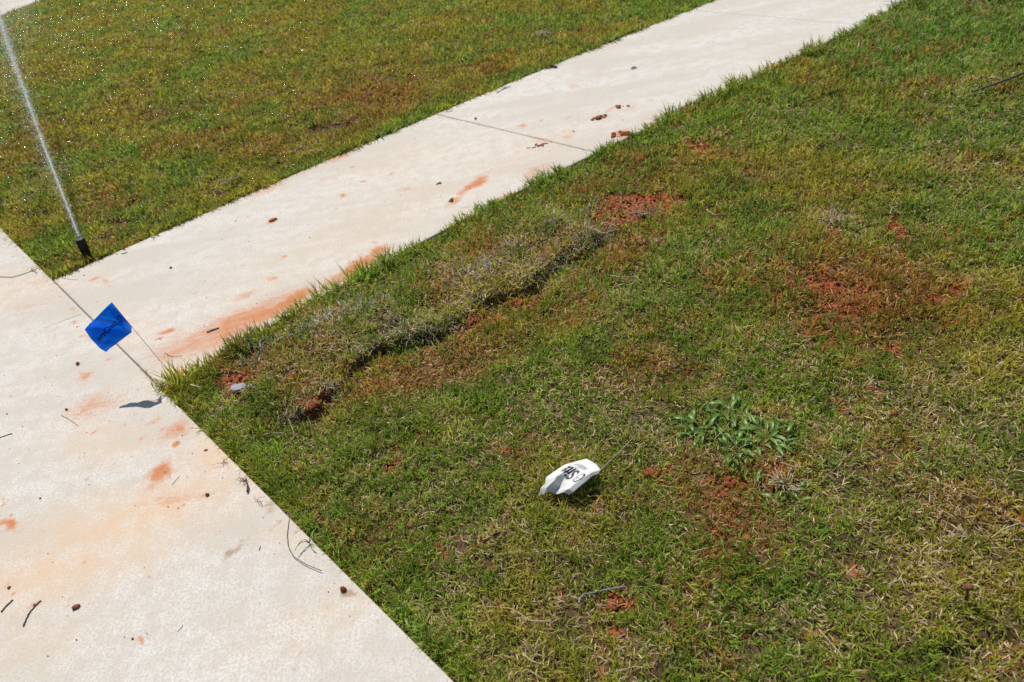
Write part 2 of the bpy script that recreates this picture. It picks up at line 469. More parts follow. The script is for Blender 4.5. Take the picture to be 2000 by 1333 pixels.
MAT_WALK = concrete_material("broomed concrete", -ANG_W, (.575, .555, .52), .5)
MAT_DRIVE = concrete_material("smooth concrete", -ANG_W + 1.57, (.57, .547, .51), .25)

ORANGE = blob_field([
    (470, 625, 170, 24, -22, .68), (570, 588, 50, 12, -27, .95), (520, 612, 70, 15, -22, .8), (700, 522, 62, 15, -33, .85), (735, 492, 24, 8, -38, .8), (650, 548, 50, 12, -25, .55), (332, 645, 17, 6, -20, .8), (440, 650, 90, 24, -20, .66),
    (365, 680, 80, 18, -20, .55), (640, 590, 120, 10, -27, .6), (840, 478, 90, 7, -28, .5), (1010, 385, 60, 7, -27, .55), (410, 675, 40, 8, -15, .5), (925, 362, 40, 8, -38, .8), (890, 392, 26, 6, -30, .65), (975, 392, 22, 6, -20, .65), (950, 408, 60, 5, -25, .45), (1045, 335, 34, 12, -25, .45), (1000, 382, 24, 6, -10, .75), (960, 400, 12, 4, -10, .7),
    (1215, 262, 16, 9, -15, .8), (1172, 232, 26, 6, -10, .5), (1195, 212, 26, 4, -20, .5), (535, 430, 9, 5, -20, .85), (790, 370, 18, 5, -10, .4), (640, 347, 34, 5, -10, .35), (670, 300, 50, 9, -26, .55), (525, 370, 50, 8, -26, .45), (600, 330, 40, 6, -26, .45),
    (180, 546, 14, 4, -15, .7), (205, 551, 16, 5, 0, .5), (475, 577, 46, 7, -20, .45), (1018, 245, 9, 3, 0, .6), (1100, 255, 60, 8, -25, .25), (1110, 268, 14, 5, 0, .5), (1225, 215, 30, 6, -15, .35), (1125, 168, 16, 4, 0, .4), (1060, 275, 40, 6, 10, .4),
    (730, 545, 30, 5, -20, .3), (620, 585, 50, 6, -25, .45), (1260, 236, 50, 6, -24, .3), (420, 700, 60, 8, -25, .4), (300, 735, 40, 8, -40, .2), (260, 665, 16, 6, 0, .25), (560, 630, 40, 8, -24, .6),
    (12, 1026, 20, 12, -32, 1.05), (22, 1002, 4, 4, 0, .8), (14, 980, 9, 4, -30, .7), (26, 1042, 4, 3, 0, .7), (165, 738, 12, 7, -30, .6), (165, 742, 26, 14, -30, .36), (342, 868, 10, 7, -25, 1.0), (357, 836, 11, 5, -10, .85), (378, 836, 16, 4, -30, .55),
    (345, 840, 44, 18, -25, .5), (312, 925, 30, 18, -38, .9), (297, 948, 20, 12, 0, .45), (345, 978, 80, 14, -6, .42), (310, 985, 10, 6, 0, .5), (296, 826, 14, 6, -40, .5), (180, 795, 70, 20, -20, .46), (150, 815, 24, 8, -20, .38), (30, 1153, 7, 3, -30, .7), (180, 846, 7, 3, -30, .7),
    (60, 552, 60, 10, -8, .30), (50, 600, 50, 8, -8, .25), (145, 605, 12, 5, 0, .5), (170, 655, 12, 5, 0, .5), (140, 520, 12, 5, 0, .3), (105, 660, 8, 4, 0, .4), (45, 1040, 50, 30, 0, .22), (700, 1135, 8, 4, 0, .3), (565, 1235, 5, 4, 0, .7), (556, 1262, 5, 3, -30, .7), (560, 1250, 3, 3, 0, .4), (400, 975, 6, 5, 0, .6), (180, 908, 5, 3, 0, .5), (160, 1102, 4, 3, 0, .6), (118, 1110, 6, 2, 0, .5)]
    + [(x_, y_, random.uniform(3, 13), random.uniform(1.5, 4), random.uniform(-45, 0), random.uniform(.25, .8)) for x_, y_ in [(random.uniform(120, 1300), random.uniform(150, 760)) for _ in range(110)] + [(random.uniform(0, 600), random.uniform(600, 1300)) for _ in range(60)]])
TAN = blob_field([
    (260, 1010, 260, 60, -18, .62), (120, 1110, 230, 60, -18, .60), (440, 880, 80, 50, -20, .7), (360, 960, 120, 50, -15, .5), (40, 560, 160, 40, -8, .25), (400, 690, 130, 40, -25, .35), (620, 640, 200, 40, -25, .3), (560, 1040, 60, 40, 0, .25), (640, 1200, 160, 50, -25, .22),
    (60, 1250, 160, 60, -18, .2), (700, 450, 320, 60, -25, .22), (980, 300, 200, 60, -15, .2), (780, 320, 160, 50, -20, .22), (250, 640, 90, 40, 0, .3), (210, 860, 120, 50, 0, .3)])
BROWN = blob_field([
    (455, 1078, 40, 9, -50, .5), (475, 1055, 26, 8, -20, .42), (537, 1022, 6, 14, 25, .6), (522, 985, 16, 18, -30, .45), (680, 1160, 24, 9, 0, .6), (285, 1128, 8, 4, -40, .5), (470, 940, 20, 8, 30, .3), (855, 226, 26, 3, 12, .35), (100, 550, 30, 6, 40, .3), (870, 232, 60, 1.6, 13, .4)])


def dist_profile(u, L):
    """edge rounding: u metres from the slab's own edge"""
    r = 0.006
    return np.where(u < r, -(r - np.sqrt(np.clip(r * r - (r - u) ** 2, 0, None))), 0)


def stains(X, Y):
    X, Y = X + .045 * (fbm(X, Y, 9, 3, 201) - .5) + .03 * (fbm(X, Y, 40, 2, 203) - .5), Y + .045 * (fbm(X, Y, 9, 3, 202) - .5) + .03 * (fbm(X, Y, 40, 2, 204) - .5)
    return np.stack([eval_field(ORANGE, X, Y), eval_field(TAN, X, Y), eval_field(BROWN, X, Y)], -1)


def edge_list(L, step, far=None, coarse=None):
    a = [0.0, 0.0, 0.0015, 0.003, 0.006]
    mid = list(np.arange(0.012, L - 0.012, step))
    if far is not None:
        mid = list(np.arange(0.012, far, step)) + list(np.arange(far, L - .012, coarse))
    return np.array(a + mid + [L - .006, L - .003, L - .0015, L, L])


def slab(name, fn, LU, LV, step_u, step_v, mat, far_v=None, coarse_v=None, far_u=None, coarse_u=None):
    u = edge_list(LU, step_u, far_u, coarse_u); v = edge_list(LV, step_v, far_v, coarse_v)
    UU, VV = np.meshgrid(u, v, indexing='ij')
    X, Y = fn(UU, VV)
    du, dv = np.minimum(UU, LU - UU), np.minimum(VV, LV - VV)
    chip = 0.0025 * np.clip(fbm(X, Y, 90, 2, 4) - .55, 0, 1) * np.exp(-np.minimum(du, dv) / .006) * 4
    Z = dist_profile(du, 0) + dist_profile(dv, 0) - chip + 0.003 * (fbm(X, Y, 1.5, 2, 12) - .5)
    for a in (0, -1):
        Z[a, :] = -0.105; Z[:, a] = -0.105
    o = grid_mesh(name, np.stack([X, Y, Z], -1), mat, stains(X, Y))
    return tag(o, kind="structure")


def s_of(px): return G(*px)[:2] @ W


def walk_panel(sU0, sL0, sU1, sL1):
    L = .5 * ((sU1 - sU0) + (sL1 - sL0))

    def fn(u, v):
        k = v / L
        su, sl_ = sU0 + k * (sU1 - sU0), sL0 + k * (sL1 - sL0)
        a = u / 1.22
        PUx, PUy = su * W[0] + tU(su) * WN[0], su * W[1] + tU(su) * WN[1]
        PLx, PLy = sl_ * W[0] + tL(sl_) * WN[0], sl_ * W[1] + tL(sl_) * WN[1]
        return PUx * (1 - a) + PLx * a, PUy * (1 - a) + PLy * a
    return fn, L


gap = .0024
def joint_s(tf):
    lo, hi = -1.0, 2.5
    f = lambda s_: DSIGN * ((s_ * W + float(tf(s_)) * WN) @ EN - float(tD((s_ * W + float(tf(s_)) * WN) @ E_)))
    sg = f(lo) > 0
    for _ in range(50):
        m_ = .5 * (lo + hi)
        if (f(m_) > 0) == sg: lo = m_
        else: hi = m_
    return lo


sA_U, sA_L = joint_s(tU) + .0010, joint_s(tL) + .0010
sB_U, sB_L = s_of((850, 222)), s_of((1162, 297))
sC_U, sC_L = s_of((1462, 27)), s_of((1668, 47))
sD_U, sD_L = sC_U + 2.6, sC_L + 2.6
for i, (a, b, c, d, st_) in enumerate([(sA_U, sA_L, sB_U - gap, sB_L - gap, .009), (sB_U + gap, sB_L + gap, sC_U - .0008, sC_L - .0008, .011), (sC_U + .0008, sC_L + .0008, sD_U, sD_L, .02)]):
    fn, L = walk_panel(a, b, c, d)
    slab("walkway", fn, 1.22, L, .009 if i < 2 else .02, st_, MAT_WALK)


def drive_fn(u, v):      # u away from the edge into the driveway, v along E_
    s = v - 5.6
    t = tD(s) - DSIGN * 0 + (-DSIGN) * (u + .0012)
    return s * E_[0] + t * EN[0], s * E_[1] + t * EN[1]


slab("driveway", drive_fn, 7.0, 8.2, .009, .009, MAT_DRIVE, far_v=5.3, coarse_v=.2, far_u=1.5, coarse_u=.15)


def street_fn(u, v):
    p = v - 9.0
    return FA[0] + _fd[0] * p - FN[0] * u, FA[1] + _fd[1] * p - FN[1] * u


slab("street", street_fn, 6.0, 30.0, .3, .3, MAT_DRIVE)


# ------------------------------------------------------------------ grass
def leaf_material(name, transl, rough=.42, spec=.45):
    m, nt, p, out = new_mat(name)
    at = N(nt, "ShaderNodeVertexColor"); at.layer_name = "Col"
    nt.links.new(at.outputs[0], p.inputs["Base Color"])
    p.inputs["Roughness"].default_value = rough; p.inputs["Specular IOR Level"].default_value = spec
    t = N(nt, "ShaderNodeBsdfTranslucent"); nt.links.new(at.outputs[0], t.inputs[0])
    mx = N(nt, "ShaderNodeMixShader"); mx.inputs[0].default_value = transl
    nt.links.new(p.outputs[0], mx.inputs[1]); nt.links.new(t.outputs[0], mx.inputs[2])
    nt.links.new(mx.outputs[0], out.inputs[0])
    return m


MAT_GRASS = leaf_material("turf blades", .5, .5, .2)
MAT_STRAW = leaf_material("dry straw", .25, .7, .12)


def sample_area(density0, rmin=.55, rmax=17.0, expo=1.3, rref=2.0):
    """random ground points inside (and a good margin round) the view"""
    az0, az1 = math.radians(-60), math.radians(76)
    edges = np.geomspace(rmin, rmax, 60)
    PX = []
    for a, b in zip(edges[:-1], edges[1:]):
        rm = .5 * (a + b)
        dens = density0 * min(1.0, (rref / math.hypot(rm, 1.4) * 1.2)) ** expo
        n = int(dens * .5 * (b * b - a * a) * (az1 - az0))
        r = np.sqrt(rng.uniform(a * a, b * b, n)); t = rng.uniform(az0, az1, n)
        PX.append(np.stack([r * np.sin(t), r * np.cos(t)], 1))
    P = np.concatenate(PX)
    x, y, w = project(np.c_[P, np.zeros(len(P))])
    core = (w > .2) & (x > -350) & (x < 2700) & (y > -160) & (y < 1900)
    outer = (w > .2) & (x > -1200) & (x < 3900) & (y > -300) & (y < 2900)
    keep = core | (outer & (rng.random(len(P)) < .35))
    return P[keep]


def blades(P, L, w, az, el, bend, colr, tipcol, twist=.6, zoff=0.0, H=None):
    n = len(P)
    h = height(P[:, 0], P[:, 1])[0] if H is None else H
    root = np.c_[P, h + zoff]
    dirh = np.c_[np.sin(az), np.cos(az), np.zeros(n)]
    up = np.array([0, 0, 1.0])
    m = root + L[:, None] * .55 * (np.cos(el)[:, None] * dirh + np.sin(el)[:, None] * up)
    el2 = el - bend
    tip = m + L[:, None] * .5 * (np.cos(el2)[:, None] * dirh + np.sin(el2)[:, None] * up)
    side = np.c_[np.cos(az), -np.sin(az), np.zeros(n)]
    tw = rng.uniform(-twist, twist, n)
    nrm = np.cross(side, m - root); nrm /= np.linalg.norm(nrm, axis=1)[:, None] + 1e-9
    side = side * np.cos(tw)[:, None] + nrm * np.sin(tw)[:, None]
    hw = (w * .5)[:, None]
    V = np.stack([root - side * hw * .7, root + side * hw * .7, m + side * hw, m - side * hw, tip], 1).reshape(-1, 3)
    b = np.arange(n) * 5
    lp = np.stack([b, b + 1, b + 2, b + 3, b + 3, b + 2, b + 4], 1).ravel()
    st_ = np.stack([np.arange(n) * 7, np.arange(n) * 7 + 4], 1).ravel()
    tot = np.tile([4, 3], n)
    c = np.stack([colr * .85, colr * .85, colr, colr, tipcol], 1).reshape(-1, 3)
    return V, lp, st_, tot, c


GREEN = np.array([.175, .29, .030]); LGREEN = np.array([.33, .46, .055]); OLIVE = np.array([.39, .37, .04])
RUSTC = np.array([.37, .175, .04]); TANC = np.array([.47, .345, .17]); PALE = np.array([.78, .66, .43]); BLUEG = np.array([.17, .32, .05])


def turf(region, name, label, density, seed):
    P = sample_area(density)
    x, y = P[:, 0], P[:, 1]
    d, dw, dd = slab_dist(x, y)
    s, t = x * W[0] + y * W[1], x * WN[0] + y * WN[1]
    upper = t < tU(s)
    near_e = P[(d > -.03) & (d < .045) & (rng.random(len(P)) < .9)]
    P = np.concatenate([P, near_e + rng.normal(0, .006, near_e.shape), near_e + rng.normal(0, .01, near_e.shape)])
    x, y = P[:, 0], P[:, 1]
    d, dw, dd = slab_dist(x, y)
    s, t = x * W[0] + y * W[1], x * WN[0] + y * WN[1]
    upper = t < tU(s)
    keep = (d > 0.003) & (upper if region == 'upper' else ~upper)
    P = P[keep]; x, y, d = x[keep], y[keep], d[keep]
    bare, dark = eval_field(BARE, x, y), eval_field(DARK, x, y)
    patch = fbm(x, y, 16, 3, 71)
    dens = 1 - .86 * sstep(.24, .72, bare + (fbm(x, y, 40, 3, 61) - .5) * .5) - .92 * sstep(.3, .8, dark)
    dens *= 1 - .7 * sstep(.75, .83, patch)
    dens *= .6 + .6 * fbm(x, y, 22, 3, 31)
    keep = rng.random(len(P)) < dens
    P = P[keep]; x, y, d = x[keep], y[keep], d[keep]
    dw = slab_dist(x, y)[1]; s, t = x * W[0] + y * W[1], x * WN[0] + y * WN[1]
    # each point is a tiller: k leaves
    k = 5
    n0 = len(P)
    rust, straw, lush = eval_field(RUST, x, y), eval_field(STRAW, x, y), eval_field(LUSH, x, y)
    q, fade = sod_info(x, y)
    on_sod = fade * ((q < 0) & (q > -.5))
    dist = np.hypot(np.hypot(x, y), CAM_H)
    tall = .55 + .9 * fbm(x, y, 9, 3, 21) + .35 * lush - .30 * rust - .15 * straw
    tall *= 1 + np.where(d < .03, .45 * fbm(x, y, 9, 2, 33), 0.0) + np.where((np.abs(dw) < .035) & (t > 0 * t + tL(s) - .01), .55 * sstep(.35, .75, fbm(x, y, 16, 2, 35)), 0.0)
    big = fbm(x, y, 2.3, 3, 57)
    clumpc = fbm(x, y, 14, 2, 77)
    rep = lambda a: np.repeat(a, k, axis=0)
    n = n0 * k
    rD = rep(dist)
    scale = np.clip(rD / 2.1, .9, 9) ** .82
    Pk = rep(P) + rng.normal(0, .004, (n, 2)) * np.clip(scale, 1, 3)[:, None]
    L = .031 * rep(tall) * rng.uniform(.55, 1.3, n) * np.clip(scale, 1, 1.35)
    w = .0029 * rng.uniform(.5, 1.5, n) * scale
    az = rep(rng.uniform(0, 2 * math.pi, n0)) + np.tile(np.arange(k) * 2.4, n0) + rng.normal(0, .4, n)
    el_ = rep((np.abs(dw) < .022) & (t > tL(s) - .01)) & (rng.random(n) < .5)
    az = np.where(el_, math.atan2(-WN[0], -WN[1]) + rng.normal(0, .7, n), az)
    el = np.radians(rng.uniform(18, 86, n)); bend = np.radians(rng.uniform(0, 55, n))
    # colours
    R, St, Lu = rep(rust), rep(straw), rep(lush)
    g = rng.random((n, 1))
    base = GREEN * (1 - g) + LGREEN * g
    isup = (region == 'upper')
    ol = np.clip((rep(big) - .5) * 3.0 + (.60 if isup else .32) - .6 * Lu + (rep(clumpc) - .5) * 1.2, 0, 1)[:, None]
    base = base * (1 - ol) + OLIVE * ol
    if not isup:
        bg = np.clip(sstep(1.2, 3.2, rep(x)) * .7, 0, 1)[:, None]
        base = base * (1 - bg) + BLUEG * bg
    pr_ = rng.random(n)
    mid_ = rep(fbm(x, y, 4.5, 3, 123))
    p_rust = np.clip(.05 + .72 * R + 1.1 * (mid_ - .56) + .3 * (rep(clumpc) - .5), .02, .85)
    p_straw = np.clip((.04 if isup else .14) + .40 * St + .2 * rep(on_sod) - .15 * Lu + .6 * (rep(clumpc) - .5) + .7 * (rep(fbm(x, y, 5.5, 3, 321)) - .52), .03, .8)
    c = base.copy()
    mr = pr_ < p_rust
    c[mr] = (RUSTC * rng.uniform(.7, 1.35, (n, 1)))[mr]
    ms = (~mr) & (rng.random(n) < p_straw)
    gg = rng.random((n, 1)) ** 2.6
    c[ms] = (TANC * (1 - gg) + PALE * gg * (.8 if isup else 1))[ms]
    el[ms] *= .55; w[ms] *= .9
    # a few painted white blades on the raised strip
    wp = eval_field(PAINT, x, y)
    mw = rng.random(n) < rep(wp) * .75
    c[mw] = np.array([.55, .60, .60]) * rng.uniform(.6, 1.2, (n, 1))[mw]
    c *= rng.uniform(.62, 1.3, (n, 1)) * (0.65 + .7 * rep(clumpc))[:, None]
    tip = c * np.array([1.15, 1.05, .9])
    dry = rng.random(n) < .22
    tip[dry] = TANC * rng.uniform(.8, 1.2, (n, 1))[dry]
    V, lp, st_, tot, cc = blades(Pk, L, w, az, el, bend, np.clip(c, 0, .8), np.clip(tip, 0, .8), H=rep(height(x, y)[0]))
    o = big_mesh(name, V, lp, st_, tot, MAT_GRASS, cc)
    tag(o, label, "grass", kind="stuff")
    print(name, n)
    return o


PAINT = blob_field([(500, 685, 26, 10, -25, .8), (515, 668, 16, 10, 0, .8), (505, 705, 12, 8, 0, .6), (640, 625, 70, 12, -25, .45), (700, 605, 40, 8, -10, .5), (930, 535, 60, 12, -20, .35), (960, 522, 14, 8, 0, .6), (1010, 490, 60, 12, -30, .35), (1120, 425, 60, 20, -30, .3), (1150, 440, 30, 12, -30, .2)])
turf('lower', "grass", "patchy mown lawn on the right and lower side of the concrete walkway", 6800, 1)


def sod_fringe():
    n = 30000
    s = rng.uniform(_ss[0], _ss[-1], n); t = np.interp(s, _ss, _st) + rng.uniform(-.14, .09, n)
    P = s[:, None] * W + t[:, None] * WN
    q, fade = sod_info(P[:, 0], P[:, 1])
    k = (q > -.12) & (q < .045) & (rng.random(n) < fade * 1.15 * np.exp(-((q + .022) / .040) ** 2) * sstep(.36, .62, fbm(P[:, 0], P[:, 1], 13, 3, 66)))
    P = P[k]; n = len(P)
    az = math.atan2(WN[0], WN[1]) + rng.normal(0, 1.6, n)
    L = rng.uniform(.016, .05, n); w = .0019 * rng.uniform(.5, 1.6, n)
    el = np.radians(rng.uniform(-10, 55, n)); bend = np.radians(rng.uniform(20, 95, n))
    g = rng.random((n, 1)) ** 1.6
    c = (np.array([.40, .31, .18]) * (1 - g) + np.array([.68, .60, .43]) * g) * rng.uniform(.4, 1.2, (n, 1))
    r_ = rng.random(n); c[r_ < .28] = (np.array([.13, .09, .06]) * rng.uniform(.5, 1.3, (n, 1)))[r_ < .28]
    c[r_ > .80] = GREEN
    V, lp, st_, tot, cc = blades(P, L, w, az, el, bend, np.clip(c, 0, .8), np.clip(c * 1.05, 0, .85), H=height(P[:, 0], P[:, 1])[0] + rng.uniform(.0, .012, n))
    tag(big_mesh("dry_roots", V, lp, st_, tot, MAT_STRAW, cc), "shaggy dry roots hanging over the torn turf edge beside the walkway", "dry roots", kind="stuff")


sod_fringe()
turf('upper', "grass", "wet olive green lawn above the walkway round the sprinkler", 6800, 2)


def litter(name, label, density, lower):
    """dead stems lying in the turf: short straw everywhere, longer bleached ones near"""
    P = sample_area(density, expo=1.6)
    x, y = P[:, 0], P[:, 1]
    d = slab_dist(x, y)[0]
    s, t = x * W[0] + y * W[1], x * WN[0] + y * WN[1]
    up = t < tU(s)
    st0 = eval_field(STRAW, x, y)
    keep = (d > .01) & ((~up) if lower else up) & (rng.random(len(P)) < .10 + .35 * st0 + .7 * (fbm(x, y, 11, 3, 88) - .45))
    P = P[keep]; x, y = P[:, 0], P[:, 1]
    n = len(P)
    dist = np.hypot(np.hypot(x, y), CAM_H); scale = np.clip(dist / 2.1, .9, 9) ** .8
    L = rng.uniform(.008, .024, n) * (1 + 1.2 * (rng.random(n) < .03))
    w = .0019 * rng.uniform(.6, 1.5, n) * scale
    az = rng.uniform(0, 6.28, n); el = np.radians(rng.uniform(-5, 35, n)); bend = np.radians(rng.uniform(-25, 45, n))
    g = rng.random((n, 1)) ** 1.3
    c = (TANC * (1 - g) + PALE * g) * rng.uniform(.5, 1.1, (n, 1))
    ru_ = eval_field(RUST, x, y)[:, None] * .6
    c = c * (1 - ru_) + RUSTC * 1.5 * ru_
    V, lp, st_, tot, cc = blades(P, L, w, az, el, bend, np.clip(c, 0, .8), np.clip(c * 1.05, 0, .85), H=height(x, y)[0] + rng.uniform(.002, .016, n))
    o = big_mesh(name, V, lp, st_, tot, MAT_STRAW, cc)
    tag(o, label, "dead grass", kind="stuff")
    print(name, n)


litter("dry_grass", "dry straw-coloured clippings lying in the lower lawn", 20000, True)
litter("dry_grass", "dry brown clippings lying in the wet upper lawn", 14000, False)


# ------------------------------------------------------------------ soil crumbs
ICO_V, ICO_F = None, None


def ico(sub):
    bm = bmesh.new(); bmesh.ops.create_icosphere(bm, subdivisions=sub, radius=1.0)
    v = np.array([q.co[:] for q in bm.verts]); f = np.array([[q.index for q in p.verts] for p in bm.faces]); bm.free()
    return v, f


I1, I2, I3 = ico(1), ico(2), ico(3)


def pebbles(name, label, cat, P, R, mat, colors, squash=.7, shape=I1, rough=.3, kind="stuff"):
    v0, f0 = shape; n, m = len(P), len(v0)
    ang = rng.uniform(0, 6.28, n)
    ca, sa = np.cos(ang)[:, None], np.sin(ang)[:, None]
    jit = 1 + rng.uniform(-rough, rough, (n, m))
    st = rng.uniform(.7, 1.3, (n, 1))
    vx, vy, vz = v0[:, 0] * jit * st, v0[:, 1] * jit, v0[:, 2] * jit * squash
    V = np.stack([(vx * ca - vy * sa) * R[:, None] + P[:, 0:1], (vx * sa + vy * ca) * R[:, None] + P[:, 1:2], vz * R[:, None] + P[:, 2:3]], -1).reshape(-1, 3)
    Fc = (f0[None] + (np.arange(n) * m)[:, None, None]).reshape(-1)
    k = n * len(f0)
    o = big_mesh(name, V, Fc, np.arange(k) * 3, np.full(k, 3), mat, np.repeat(colors, m, axis=0))
    if kind: tag(o, label, cat, kind=kind)
    return o


MAT_CRUMB = simple_mat("clay crumbs", None, rough=.95, spec=.15, scale=300, attr=True, bump=.5)
P = sample_area(16000, expo=1.2)
b = eval_field(BARE, P[:, 0], P[:, 1]); d = slab_dist(P[:, 0], P[:, 1])[0]
k = (rng.random(len(P)) < sstep(.2, .7, b + (fbm(P[:, 0], P[:, 1], 40, 3, 61) - .5) * .5) * .8) & (d > .006)
k |= (rng.random(len(P)) < .02) & (d > .006)
P = P[k]; n = len(P)
R = rng.uniform(.0014, .0048, n) * (1 + 1.2 * (rng.random(n) < .08))
cc = np.array([.30, .086, .034]) * rng.uniform(.25, 1.45, (n, 1)) * np.array([1, 1, 1])
pebbles("soil_crumbs", "crumbs of red clay in the bare spots of the turf", "soil", np.c_[P, height(P[:, 0], P[:, 1])[0] + R * .3], R, MAT_CRUMB, cc)
print('crumbs', n)
# on the pavement
P = sample_area(420, expo=.4)
x, y = P[:, 0], P[:, 1]; d = slab_dist(x, y)[0]
o_ = eval_field(ORANGE, x, y); bw = eval_field(BROWN, x, y)
k = (d < -.01) & (rng.random(len(P)) < .10 + .75 * np.maximum(o_, bw) + .30 * sstep(-.1, -.01, d))
P = P[k]; n = len(P); R = rng.uniform(.0007, .0019, n) * (1 + (rng.random(n) < .08) * .8)
dk_ = rng.random((n, 1)) < .35
cc = np.where(dk_, np.array([.10, .06, .04]), np.array([.38, .15, .07])) * rng.uniform(.6, 1.2, (n, 1))
pebbles("soil_crumbs", "fine red and brown crumbs scattered over the concrete", "soil", np.c_[P, R * .4 + .0005], R, MAT_CRUMB, cc)

# ------------------------------------------------------------------ single clods, stones, twigs, leaves
MAT_CLAY = simple_mat("clay clod", (.13, .040, .018), (.30, .092, .038), 150, .95, .1, .8)
MAT_DCLAY = simple_mat("dark clod", (.13, .058, .036), (.27, .115, .065), 150, .95, .1, .8)
MAT_TWIG = simple_mat("twig bark", (.055, .048, .042), (.12, .105, .09), 220, .9, .2, .5)
MAT_GTWIG = simple_mat("weathered twig", (.16, .15, .15), (.26, .24, .23), 220, .9, .2, .5)
MAT_BLEACH = simple_mat("bleached stem", (.36, .29, .18), (.54, .46, .33), 120, .7, .2, .2)
MAT_DLEAF = simple_mat("brown leaf", (.10, .055, .03), (.20, .12, .07), 90, .8, .2, .3, .15)
MAT_RLEAF = simple_mat("rust leaf", (.38, .15, .06), (.50, .24, .11), 90, .8, .2, .3, .2)
MAT_STONE = simple_mat("grey stone", (.22, .23, .25), (.34, .35, .37), 90, .8, .3, .4)
MAT_BLACK = simple_mat("black plastic", (.006, .006, .007), (.011, .011, .011), 90, .5, .2, .05)
MAT_WIRE = simple_mat("steel wire", (.05, .045, .04), (.10, .09, .08), 200, .5, .5)
MAT_GWIRE = simple_mat("grey wire", (.22, .22, .21), (.32, .31, .30), 200, .45, .5)
MAT_RUST = simple_mat("rusty steel", (.10, .035, .02), (.22, .09, .045), 300, .85, .2, .6)


def surf_z(x, y):
    h, _, _, d = height(np.array([x]), np.array([y]))
    return 0.0 if d[0] < 0 else float(h[0])


def clod(px, r_px, label, mat=MAT_CLAY, squash=.7, lumps=1, ang=0, aspect=1.0, lift=0.0, name="dirt_clod", cat="dirt clod", group="clay clods on the concrete"):
    p = G(*px); z = surf_z(p[0], p[1]) + lift
    p = G(px[0], px[1], z)
    ppm = project(p[None])[2][0]; r = r_px * ppm / F_PX * (.78 if mat is MAT_DCLAY else 1)
    parts = []
    for i in range(lumps):
        v, f = (I3 if r_px > 6 and lumps < 3 else I2)
        v = v.copy()
        nn = vnoise(v[:, 0] * 1.7 + i * 9 + px[0], v[:, 1] * 1.7 + v[:, 2] * 2.3 + px[1], 3) - .5
        n2 = vnoise(v[:, 0] * 5 + px[0], v[:, 1] * 5 + v[:, 2] * 6.3, 9) - .5
        v = v * (1 + .55 * nn + .30 * n2)[:, None]
        rr_ = r * (1 if lumps == 1 else random.uniform(.10, .42) * (1 + .6 * (i < 2)))
        v[:, 0] *= aspect; v[:, 2] *= squash
        a = ang + (random.uniform(0, 3) if lumps > 1 else 0)
        v = np.c_[v[:, 0] * math.cos(a) - v[:, 1] * math.sin(a), v[:, 0] * math.sin(a) + v[:, 1] * math.cos(a), v[:, 2]] * rr_
        off = np.zeros(3) if lumps == 1 else np.array([random.gauss(0, 1) * r * aspect * .55, random.gauss(0, 1) * r * .6, 0])
        parts.append((v + off + np.array([0, 0, rr_ * squash * .62]), f))
    V, Fc = join_data(parts)
    o = link_mesh(name, V, Fc, mat, smooth=(lumps == 1))
    o.location = (p[0], p[1], z)
    return tag(o, label, cat, group)


clod((152, 712), 5, "small round brown clod on the driveway left of the blue flag's wire", MAT_DCLAY, .8)
clod((149, 1187), 7, "oval dark brown clod on the driveway right of the two dark twigs", MAT_DCLAY, .6, aspect=1.3, ang=.3)
clod((405, 968), 5, "rounded red-brown clod on the driveway below the orange smear", MAT_DCLAY, .8)
clod((671, 1153), 6, "round rust-red clod beside a brown soil smudge on the driveway's lower edge", MAT_CLAY, .85)
clod((130, 801), 3.5, "tiny dark clod above the thin twig in the middle of the driveway", MAT_DCLAY, .8)
clod((79, 974), 2.6, "pinhead black clod at the left of the driveway above the big orange stain", MAT_DCLAY, .8)
clod((18, 1149), 4, "small red clod on the driveway above the short dark twig", MAT_DCLAY, .8)
clod((259, 1248), 3, "tiny grey-brown clod alone on the lower driveway", MAT_DCLAY, .6)
clod((424, 865), 4, "rust clod on the driveway edge against the lawn", MAT_CLAY, .8)
clod((402, 880), 3.5, "flat brown chip on the driveway beside the lawn edge", MAT_DCLAY, .4, aspect=1.6)
clod((1168, 231), 12, "crumbled heap of dark red clods on the walkway past the joint", MAT_DCLAY, .6, lumps=22, aspect=1.2)
clod((1216, 262), 12, "heap of orange clay at the walkway's grass edge past the joint", MAT_CLAY, .5, lumps=20, aspect=1.2)
clod((883, 392), 7, "small pile of dark clods at the head of an orange smear on the walkway", MAT_DCLAY, .8, lumps=9, aspect=1.3)
clod((858, 359), 6, "loose cluster of red crumbs on the walkway left of the orange smear", MAT_DCLAY, .6, lumps=8, aspect=1.3)
clod((1120, 257), 5, "dark clod on the walkway just past the joint", MAT_DCLAY, .8, lumps=3)
clod((1212, 208), 7, "line of small rust crumbs on the far walkway", MAT_CLAY, .6, lumps=8, aspect=2.2)
clod((929, 233), 3.4, "black speck of soil next to the joint in the walkway", MAT_DCLAY, .8)
clod((1056, 284), 8, "thin spread of crumbs along the near side of the walkway joint", MAT_DCLAY, .5, lumps=12, aspect=3)
clod((534, 431), 6, "flat rust-red clay flake in the middle of the near walkway", MAT_CLAY, .35, aspect=1.4, ang=.5)
clod((334, 524), 3.2, "dark crumb on the walkway to the right of the sprinkler", MAT_DCLAY, .8)
clod((247, 495), 6, "brown soil flake at the walkway's upper edge right of the sprinkler", MAT_DCLAY, .35, lumps=4, aspect=1.6)
